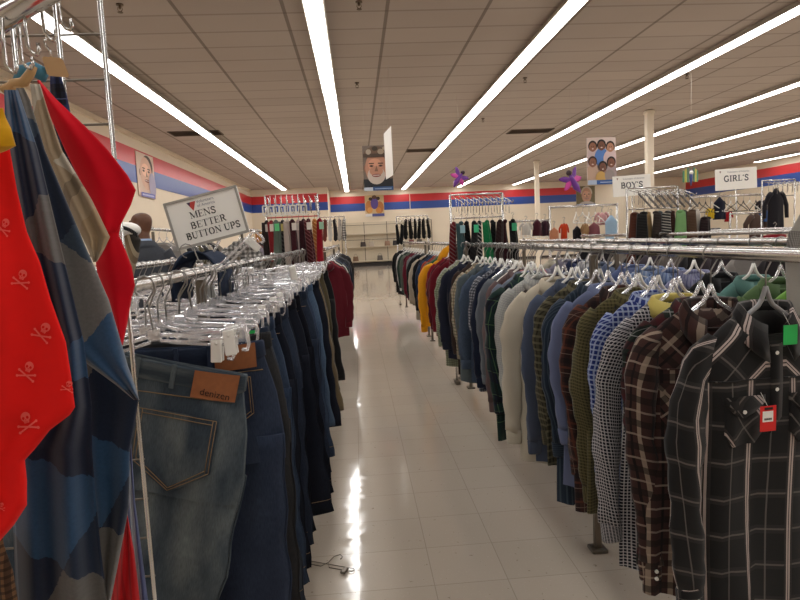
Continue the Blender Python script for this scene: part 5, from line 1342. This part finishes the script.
def kids_area():
    z = rail_x('tall chrome rack of small clothes under the older face poster', 549.5, 617, 206, 9)
    for px, w in ((569.5, 'left'), (588, 'right')):
        pass
    Y = 8.85
    I = [('white folded top', (214, 208, 198), 526, 222, 12, 13), ('maroon patterned small top', (70, 26, 38), 537, 219, 10, 17), ('plum spotted small top', (58, 30, 44), 545, 220, 9, 16), ('peach pink small top', (206, 138, 104), 554, 227, 9, 14), ('bright orange small top', (206, 70, 32), 564, 223, 10, 16), ('black small top', (30, 28, 32), 577, 226, 9, 14), ('tan small top', (168, 132, 92), 585, 223, 8, 15), ('dusty rose small top', (140, 84, 92), 594, 222, 11, 16), ('pale pink small blouse', (224, 170, 170), 602, 212, 13, 13), ('light blue small dress', (164, 194, 220), 611, 215, 13, 26)]
    for i, (d, c, px, py, w, h) in enumerate(I):
        small_garment(d + ' on the small clothes racks past the shirt rails', 'child clothing', 'child_top', c, px, py, w, h, Y + .06 * (i % 3), 700 + i, 'small clothes past the shirt rails', sleeves=i % 2 == 0)
    rail_x('low chrome rack left of the tall small clothes rack', 514, 549, 221, 9.3)
    for i in range(6):
        a = at(576 + i * 6.4, 206, 9); o = clone(HP['white'], a, .9 * (-1) ** i); tag(o, 'empty white hanger on the tall small clothes rack', 'hanger', 'empty hangers on the tall small clothes rack')
    for i in range(12):
        a = at(517 + i * 2.7, 221, 9.3); o = clone(HP['white'], a, 1.1 + .1 * (i % 3)); tag(o, 'empty white hanger on the low rack beside the tall one', 'hanger', 'empty hangers on the low small clothes rack')
    # girls wall of empty hangers
    z = rail_x('long chrome rack of empty hangers under the girls sign', 690, 762, 196, 9.2)
    for i in range(11):
        a = at(693 + i * 6.3, 196.3 - .2 * i, 9.2); o = clone(HP['black' if i % 3 else 'white'], a, .35 * (-1) ** i); tag(o, 'empty %s hanger on the rack under the girls sign' % ('black' if i % 3 else 'white'), 'hanger', 'empty %s hangers under the girls sign' % ('black' if i % 3 else 'white'))
    rail_x('low grey rail below the rack of empty hangers', 730, 772, 213, 9.0)
    J = [('sunny yellow small top', (222, 186, 40), 710.5, 208, 9, 11, True), ('dark navy small dress', (28, 32, 50), 719.5, 197, 12, 23, False), ('bright red small jumper', (186, 28, 36), 728, 211, 10, 11, True), ('brown hooded small sweater', (84, 66, 58), 756.5, 213, 25, 32, True), ('denim blue small jacket', (62, 98, 152), 766, 210, 12, 12, True), ('black small coat with grey shoulders', (36, 34, 40), 776, 188, 22, 50, True), ('black print small blouse', (44, 40, 44), 763, 200, 14, 15, True)]
    for i, (d, c, px, py, w, h, s) in enumerate(J):
        Yg, hl = ((9.2, .1), (9.2, 0), (9.2, .14), (9.0, 0), (9.0, .0), (8.06, .02), (9.2, 0))[i]
        small_garment(d + ' beneath the girls sign', 'child clothing', 'child_top', c, px, py, w, h, Yg, 740 + i, 'small clothes by the girls sign', sleeves=s, hl=hl)
    t = tie_rack('chrome prong rack above the black small coat', ray(762, 185)[0] * 8.2, ray(795, 185)[0] * 8.2, 8.2, EYE + ray(778, 180)[1] * 8.2, 7, None)
    # grey grid ledge and racks between
    for x, y0, y1, lab in ((3.1, 3.9, 8.2, 'low chrome rack of dark clothes beyond the second shirt rail'), (4.2, 5.4, 9.0, 'low chrome rack with the red garment beyond the dark clothes')):
        rack(lab, x, y0, y1, [y0 + .1, y1 - .1])
    cs = [(40, 36, 40), (150, 144, 140), (58, 50, 56), (32, 30, 34), (120, 112, 108), (70, 64, 72), (36, 34, 40), (168, 160, 152), (50, 46, 52), (90, 84, 86), (30, 30, 34)]
    nm = ['raven', 'smoke grey', 'aubergine', 'liquorice', 'warm grey', 'mauve grey', 'blackberry', 'silver grey', 'graphite purple', 'elephant grey', 'midnight black']
    for i, c in enumerate(cs):
        shirt(nm[i] + ' top', nm[i], cloth('low rack ' + nm[i], c), 3.1, 4.2 + i * .36, 800 + i, 'on the low rack beyond the second shirt rail', detail=0, rot=random.uniform(-.1, .1), group='tops on the low rack', kind='casual_top', cat='top', thick=.95)
        hanger('white', 3.1, 4.2 + i * .36, 'white hanger inside the ' + nm[i] + ' top on the low rack', group='hangers on the low rack')
    small_garment('deep red folded garment lying over the low rack end', 'clothing', 'folded_garment', (150, 20, 34), 775, 231, 30, 15, 5.9, 77, None, sleeves=False)
    t = thing('stacked_hats', 'small pile of dark caps left of the low rack', 'hats', at(708, 231, 7.5))
    for i in range(4):
        m = MB(); m.ball((-.12 + i * .075, 0, .0), (.06, .06, .032), 14, 8); m.tube([(-.12 + i * .075, -.05, -.012), (-.12 + i * .075, -.10, -.016)], [.05, .03], 8); m.build('cap', plain('dark cap %d' % (i % 2), ((52, 48, 50), (84, 80, 80))[i % 2], .8), t)
    m = MB(); m.box((0, 0, -.05), (.4, .25, .02)); m.tube([(0, 0, -.05), (0, 0, -at(708, 231, 7.5)[2])], .012, 8); m.build('cap_stand', DULL, t)

def ornaments():
    pur = plain('purple satin', (112, 52, 150), .35); pk = plain('magenta satin', (206, 70, 160), .4); dk = plain('dark doll hair', (50, 30, 40), .6)
    def fairy(label, px, py, Y, s, tilt):
        c = Vector(at(px, py, Y)); t = thing('hanging_ornament', label, 'ornament', c); t.rotation_euler = (0, tilt, .3)
        m = MB(); m.tube([(0, 0, .10 * s), (0, 0, .02 * s), (0, 0, -.10 * s), (.02 * s, 0, -.2 * s)], [.02 * s, .035 * s, .05 * s, .012 * s], 10); m.build('body', pur, t)
        for a, b in ((-1, .9), (1, .9), (-1, -.5), (1, -.5)):
            m = MB(); rows = []
            for i in range(8):
                f = i / 7; w = sin(pi * min(.98, f + .02)) ** .6
                cx, cz = a * .17 * s * f, .02 * s + b * .12 * s * f
                rows.append([(cx, .006 * cos(2 * pi * k / 8) + .03 * s * f, cz + .05 * s * w * sin(2 * pi * k / 8)) for k in range(8)])
            m.grid(rows, True, None, True); m.build('wing', pur if b > 0 else pk, t)
        m = MB(); m.ball((0, 0, .13 * s), .04 * s, 12, 8); m.build('head', dk, t)
        m = MB(); m.tube([(0, 0, .15 * s), (0 - sin(tilt) * (ZC - c.z), 0, (ZC - c.z) * cos(tilt))], .002, 5); m.build('hanging_thread', plain('nylon line', (190, 180, 170), .4), t)
    fairy('purple winged ornament hanging near the end of the shirt strip light', 459, 178, 12, 1.05, .7)
    fairy('magenta and purple winged ornament hanging below the group poster', 573, 181, 11, 1.3, -.55)
    Y = 10.5; c = Vector(at(691, 176, Y)); t = thing('hanging_butterfly', 'green and yellow striped butterfly decoration hanging left of the girls sign', 'ornament', c)
    for s in (-1, 1):
        for k, col in enumerate(((92, 132, 112), (206, 200, 96), (92, 150, 120))):
            m = MB(); m.rbox((s * (.055 + k * .035), .01 * k, .02 - .012 * k), (.034, .012, .26 - .03 * k), .004); m.build('wing', plain('butterfly %d' % k, col, .6), t)
    m = MB(); m.tube([(0, 0, .10), (0, 0, -.02), (0, 0, -.17)], [.018, .03, .01], 10); m.build('body', plain('butterfly blue', (72, 90, 150), .5), t)
    m = MB(); m.ball((0, -.012, .06), .035, 10, 8); m.build('head', PAPER, t)
    m = MB(); m.tube([(0, 0, .1), (0, 0, ZC - c.z)], .002, 5); m.build('hanging_thread', plain('nylon line', (190, 180, 170), .4), t)

def back_and_left():
    # shelving along the rear wall
    x0, x1 = -.75, 4.2; Y = YB - .3
    t = thing('display_shelving', 'long cream shelving with dark kick strip at the end of the aisle', 'shelf', ((x0 + x1) / 2, Y, 0)); w = (x1 - x0) / 2
    cream = plain('shelf cream', (212, 200, 178), .6)
    m = MB(); m.box((0, .26, 1.2), (2 * w, .03, 2.4)); m.build('back_panel', cream, t)
    for z, d in ((.28, .55), (1.05, .35), (1.75, .3)):
        m = MB(); m.rbox((0, .25 - d / 2, z), (2 * w, d, .05), .006); m.build('shelf_board', plain('shelf edge', (190, 178, 158), .6), t)
    m = MB(); m.box((0, -.02, .10), (2 * w, .4, .2)); m.build('kick_strip', plain('dark kick', (36, 30, 28), .6), t)
    for i in range(5):
        m = MB(); m.box((-w + i * w / 2, .235, 1.22), (.035, .03, 2.36)); m.build('standard', DULL, t)
    for z in (2.25, 1.45):
        m = MB(); m.tube([(-w, .1, z), (w, .1, z)], .012, 6); m.build('hang_bar', DULL, t)
    cols = [((120, 92, 70), 'tan'), ((60, 50, 48), 'dark brown'), ((176, 164, 150), 'stone'), ((94, 88, 84), 'grey'), ((150, 118, 96), 'camel'), ((44, 40, 42), 'black'), ((196, 182, 166), 'cream'), ((110, 60, 56), 'rust'), ((84, 74, 64), 'mocha')]
    for i, (c, n) in enumerate(cols):
        z = (.305, 1.075, 1.075)[i % 3]; xx = x0 + .7 + i * .44
        t = thing('handbag', n + ' handbag on the cream shelving at the aisle end', 'bag', (xx, Y - .02, z), 0, 'handbags on the cream shelving')
        mt = plain('bag ' + n, c, .6)
        m = MB(); rows = []
        for q in range(7):
            f = q / 6; rows.append([((.16 - .03 * f) * cos(2 * pi * k / 14), .07 * (1 - .4 * f) * sin(2 * pi * k / 14), .26 * f) for k in range(14)])
        m.grid(rows, True, None, True); m.build('bag_body', mt, t)
        m = MB(); m.tube([(.09 * cos(pi * k / 10), 0, .25 + .13 * sin(pi * k / 10)) for k in range(11)], .008, 6); m.build('handle', mt, t)
    # orange wooden cabinet and dark board seen left of the ties
    Y = 12.0; a = at(255, 231.5, Y); b = at(264, 231.5, Y)
    t = thing('wooden_cabinet', 'orange brown wooden cabinet standing left of the tall tie rack', 'cabinet', ((a[0] + b[0]) / 2, Y, 0)); w = (b[0] - a[0]); h = a[2]
    om = plain('honey wood', (176, 116, 48), .5, noise=.3, scale=6)
    m = MB(); m.rbox((0, .2, h / 2), (w, .4, h), .008); m.build('carcass', om, t)
    m = MB(); m.rbox((0, -.012, h * .5), (w * .9, .02, h * .92), .004); d = m.build('door', om, t)
    m = MB(); m.ball((w * .32, -.035, h * .55), .014, 10, 6); m.build('knob', DULL, d)
    m = MB(); m.rbox((0, .2, h + .012), (w * 1.06, .44, .025), .005); m.build('top_board', om, t)
    a = at(265, 232, Y + .9); b = at(271, 232, Y + .9)
    t = thing('dark_board', 'dark grey board standing between the wooden cabinet and ties', 'board', ((a[0] + b[0]) / 2, Y + .9, 0))
    m = MB(); m.rbox((0, 0, a[2] / 2), (b[0] - a[0], .05, a[2]), .004); m.build('panel', plain('board grey', (74, 70, 66), .7), t)
    m = MB(); m.box((0, .0, .02), (.1, .3, .04)); m.build('foot', DULL, t)
    # rack of grey and white clothes behind the man
    Z = 1.66; X = -2.35
    rack('tall chrome rack of grey and cream clothes behind the bald man', X, 7.2, 10.2, [7.3, 10.1], z=Z)
    for i, (n, c) in enumerate((('dove grey', (150, 146, 142)), ('cream white', (206, 198, 184)), ('dark slate', (56, 56, 58)), ('fog grey', (120, 118, 116)), ('olive drab', (98, 92, 72)), ('lead grey', (70, 70, 72)), ('parchment', (196, 186, 168)), ('tar black', (34, 34, 36)), ('pebble grey', (136, 130, 122)))):
        shirt(n + ' top', n, cloth('behind ' + n, c), X + .02, 7.45 + i * .29, 850 + i, 'on the tall rack behind the bald man', detail=0, rot=random.uniform(.1, .5), group='tops behind the bald man', kind='casual_top', cat='top', z=Z, thick=.95)
        hanger('clear', X + .02, 7.45 + i * .29, 'clear hanger inside the ' + n + ' top', z=Z, group='hangers behind the bald man')
    Z2 = 1.72
    a = at(239, 229, 7.0); rack('chrome rack end holding the gingham shirt right of the tilted sign', a[0], 6.9, 8.8, [7.15, 8.7], z=a[2])
    shirt('black and white gingham shirt', 'gingham', gingham('bw gingham', (22, 22, 24), (220, 218, 214), .05), a[0], 7.0, 880, 'just below the tilted sign', detail=1, rot=.15, z=a[2], thick=.95)
    hanger('clear', a[0], 7.0, 'clear hanger inside the black and white gingham shirt', z=a[2], group='hangers under the sign')
    for i, (n, c) in enumerate((('lilac', (150, 140, 152)), ('rosewood', (120, 76, 74)), ('black mesh', (34, 33, 36)), ('frost', (196, 194, 192)))):
        shirt(n + ' top', n, cloth('frame ' + n, c), a[0], 7.35 + i * .3, 884 + i, 'behind the black and white gingham shirt', detail=0, z=a[2], thick=.95, kind='casual_top', cat='top', group='tops behind the gingham shirt')
        hanger('clear', a[0], 7.35 + i * .3, 'clear hanger inside the ' + n + ' top', z=a[2], group='hangers behind the gingham shirt')
    # hanger lying on the floor
    t = thing('wire_hanger', 'thin wire clip hanger lying on the floor beside the jeans', 'hanger', (-.205, 2.56, .006), -.45)
    m = MB(); m.tube([(-.13, -.012, 0), (-.02, -.012, .0), (0, .02, .004), (.02, -.012, 0), (.13, -.012, 0), (.135, 0, 0), (.13, .012, 0), (-.13, .012, 0), (-.135, 0, 0), (-.13, -.012, 0)], .0022, 6); m.build('frame', DULL, t)
    m = MB(); m.tube([(0, .02, .004), (0, .07, .004), (.02, .095, .004), (.04, .08, .004), (.04, .06, .004)], .0022, 6); m.build('hook', DULL, t)
    for q in (-1, 1):
        m = MB(); m.rbox((q * .10, -.02, .004), (.022, .045, .012), .003); m.build('clip', DULL, t)

# ------------------------------------------------------------------ the man by the far racks
def man():
    X, Y = -1.96, 5.8
    m = MB()
    def limb(pts, rr, n=14): m.tube([Vector(p) for p in pts], rr, n)
    # local frame: facing +y turned a little; feet on the floor
    for s in (-1, 1):
        limb([(s * .10, 0, .93), (s * .105, .005, .7), (s * .11, .0, .5), (s * .11, -.01, .3), (s * .11, -.015, .09)], [.095, .085, .066, .06, .05])
        limb([(s * .11, -.05, .045), (s * .115, .06, .045), (s * .12, .16, .035)], [.045, .048, .032])
        limb([(s * .17, 0, 1.40), (s * .225, -.005, 1.30), (s * .25, -.01, 1.12), (s * .245, .05, .96), (s * .235, .12, .86)], [.075, .068, .056, .048, .038])
        # hand: palm, four fingers and a thumb
        limb([(s * .235, .12, .86), (s * .233, .15, .81), (s * .232, .165, .775)], [.032, .036, .03], 10)
        for k in range(4):
            x0 = s * (.206 + k * .018); ln = (.05, .062, .058, .045)[k]
            limb([(x0, .16, .785), (x0, .18, .76 - ln * .4), (x0 - s * .003, .178, .745 - ln)], [.010, .009, .007], 8)
        limb([(s * .205, .145, .82), (s * .192, .175, .80), (s * .195, .195, .775)], [.012, .010, .008], 8)
    rows = []
    for z, a, b in ((.86, .155, .11), (.93, .175, .125), (1.02, .175, .12), (1.12, .18, .122), (1.25, .195, .125), (1.36, .205, .118), (1.43, .17, .10), (1.475, .10, .075), (1.50, .062, .062)):
        rows.append([(a * cos(2 * pi * k / 24), b * sin(2 * pi * k / 24), z) for k in range(24)])
    m.grid(rows, True, None, True)
    limb([(0, .0, 1.45), (0, .012, 1.58)], [.066, .062])
    # head turned toward the racks on his far side
    ang = .9
    def hd(x, y, z): return (x * cos(ang) - y * sin(ang), x * sin(ang) + y * cos(ang) + .02, z)
    rows = []
    for z, rx, ry, oy in ((1.525, .03, .03, .06), (1.54, .048, .06, .04), (1.57, .062, .08, .02), (1.61, .070, .092, .01), (1.65, .075, .098, .003), (1.69, .077, .099, -.002), (1.72, .073, .093, -.004), (1.745, .058, .076, -.004), (1.762, .034, .046, -.004), (1.768, .01, .014, -.004)):
        rows.append([hd(rx * cos(2 * pi * k / 20), ry * sin(2 * pi * k / 20) + oy, z) for k in range(20)])
    m.grid(rows, True, None, True)
    m.tube([hd(0, .098, 1.67), hd(0, .112, 1.645), hd(0, .122, 1.628), hd(0, .10, 1.62)], [.010, .013, .016, .012], 8)
    for s in (-1, 1):
        m.ball(hd(s * .076, -.005, 1.645), (.012, .02, .032), 10, 8)
        m.ball(hd(s * .03, .088, 1.69), (.022, .014, .009), 8, 6)
    m.ball(hd(0, .098, 1.588), (.024, .014, .008), 10, 6)
    skin = plain('brown skin', (104, 68, 50), .5, noise=.08); suit = plain('slate suit wool', (62, 66, 74), .9, noise=.15, scale=80); trouser = plain('dark trousers', (40, 42, 48), .9); shoe = plain('black shoes', (20, 18, 18), .4)
    o = m.build('person', [suit])
    md = o.modifiers.new('join', 'REMESH'); md.mode = 'VOXEL'; md.voxel_size = .0075; md.use_smooth_shade = True
    sm = o.modifiers.new('soft', 'SMOOTH'); sm.iterations = 3; sm.factor = .5
    dg = bpy.context.evaluated_depsgraph_get(); ev = o.evaluated_get(dg); me = bpy.data.meshes.new_from_object(ev)
    o.modifiers.clear(); o.data = me; me.materials.clear()
    for q in (suit, skin, trouser, shoe): me.materials.append(q)
    for p in me.polygons:
        c = p.center; p.use_smooth = True
        if c.z > 1.488: p.material_index = 1
        elif c.z < .085: p.material_index = 3
        elif c.z < .87 and abs(c.x) > .18 and c.y > .09: p.material_index = 1
        elif c.z < .86: p.material_index = 2
    o.location = (X, Y, 0); o.rotation_euler = (0, 0, .45)
    tag(o, 'bald man in a slate grey jacket standing behind the hung cloths', 'person')
    # shirt collar, jacket collar, jacket skirt, face details
    m = MB(); n = 24; rows = []
    for z, r in ((1.485, .074), (1.525, .071), (1.528, .074), (1.49, .080)): rows.append([(r * cos(2 * pi * k / n), r * sin(2 * pi * k / n) + .006, z) for k in range(n)])
    m.grid(rows, True); m.build('shirt_collar', plain('light blue shirt', (150, 172, 204), .8), o)
    m = MB(); rows = []
    for z, a, b in ((1.46, .118, .092), (1.505, .088, .084), (1.51, .094, .088), (1.455, .135, .102)): rows.append([(a * cos(lerp(-4.0, .9, k / n)), b * sin(lerp(-4.0, .9, k / n)) * -1 if False else b * sin(lerp(pi * .62, pi * 2.38, k / n)) , z) if False else (a * sin(lerp(-2.4, 2.4, k / n)), -b * cos(lerp(-2.4, 2.4, k / n)) + .004, z) for k in range(n + 1)])
    m.grid(rows); m.build('jacket_collar', suit, o)
    m = MB(); rows = []
    for z, a, b in ((1.05, .186, .13), (.95, .198, .145), (.84, .206, .155), (.78, .208, .158), (.78, .200, .150), (.9, .19, .138)): rows.append([(a * cos(2 * pi * k / n), b * sin(2 * pi * k / n), z) for k in range(n)])
    m.grid(rows, True); m.build('jacket_skirt', suit, o)
    for s in (-1, 1):
        m = MB(); m.ball(hd(s * .03, .094, 1.668), (.012, .009, .006), 10, 6); m.build('eye', plain('eye white', (220, 214, 206), .3), o)
        m = MB(); m.tube([hd(s * .016, .1, 1.69), hd(s * .034, .096, 1.695), hd(s * .05, .084, 1.69)], .004, 6); m.build('eyebrow', plain('dark brow', (30, 22, 18), .8), o)
    m = MB(); m.tube([hd(-.022, .108, 1.588), hd(0, .113, 1.588), hd(.022, .108, 1.588)], .004, 6); m.build('lips', plain('lips', (110, 62, 54), .5), o)

# ------------------------------------------------------------------ assemble
make_camera()
room()
lights()
HP.update(_hanger_protos())
near_corner()
jeans_rail()
department_sign()
shirt_rails()
left_far_rail()
tie_racks()
signs()
kids_area()
ornaments()
back_and_left()
man()
for k, o in HP.items():
    if k not in _used and not o.get('label'):
        for c in list(o.children): bpy.data.objects.remove(c)
        bpy.data.objects.remove(o)

w = bpy.data.worlds.new('world'); bpy.context.scene.world = w; w.use_nodes = True
w.node_tree.nodes['Background'].inputs[0].default_value = (.02, .018, .016, 1)
sc = bpy.context.scene
sc.view_settings.view_transform = 'Standard'; sc.view_settings.look = 'None'; sc.view_settings.gamma = 1.0
sc.view_settings.exposure = .88
sc.cycles.max_bounces = 7; sc.cycles.diffuse_bounces = 4; sc.cycles.glossy_bounces = 3; sc.cycles.transparent_max_bounces = 12
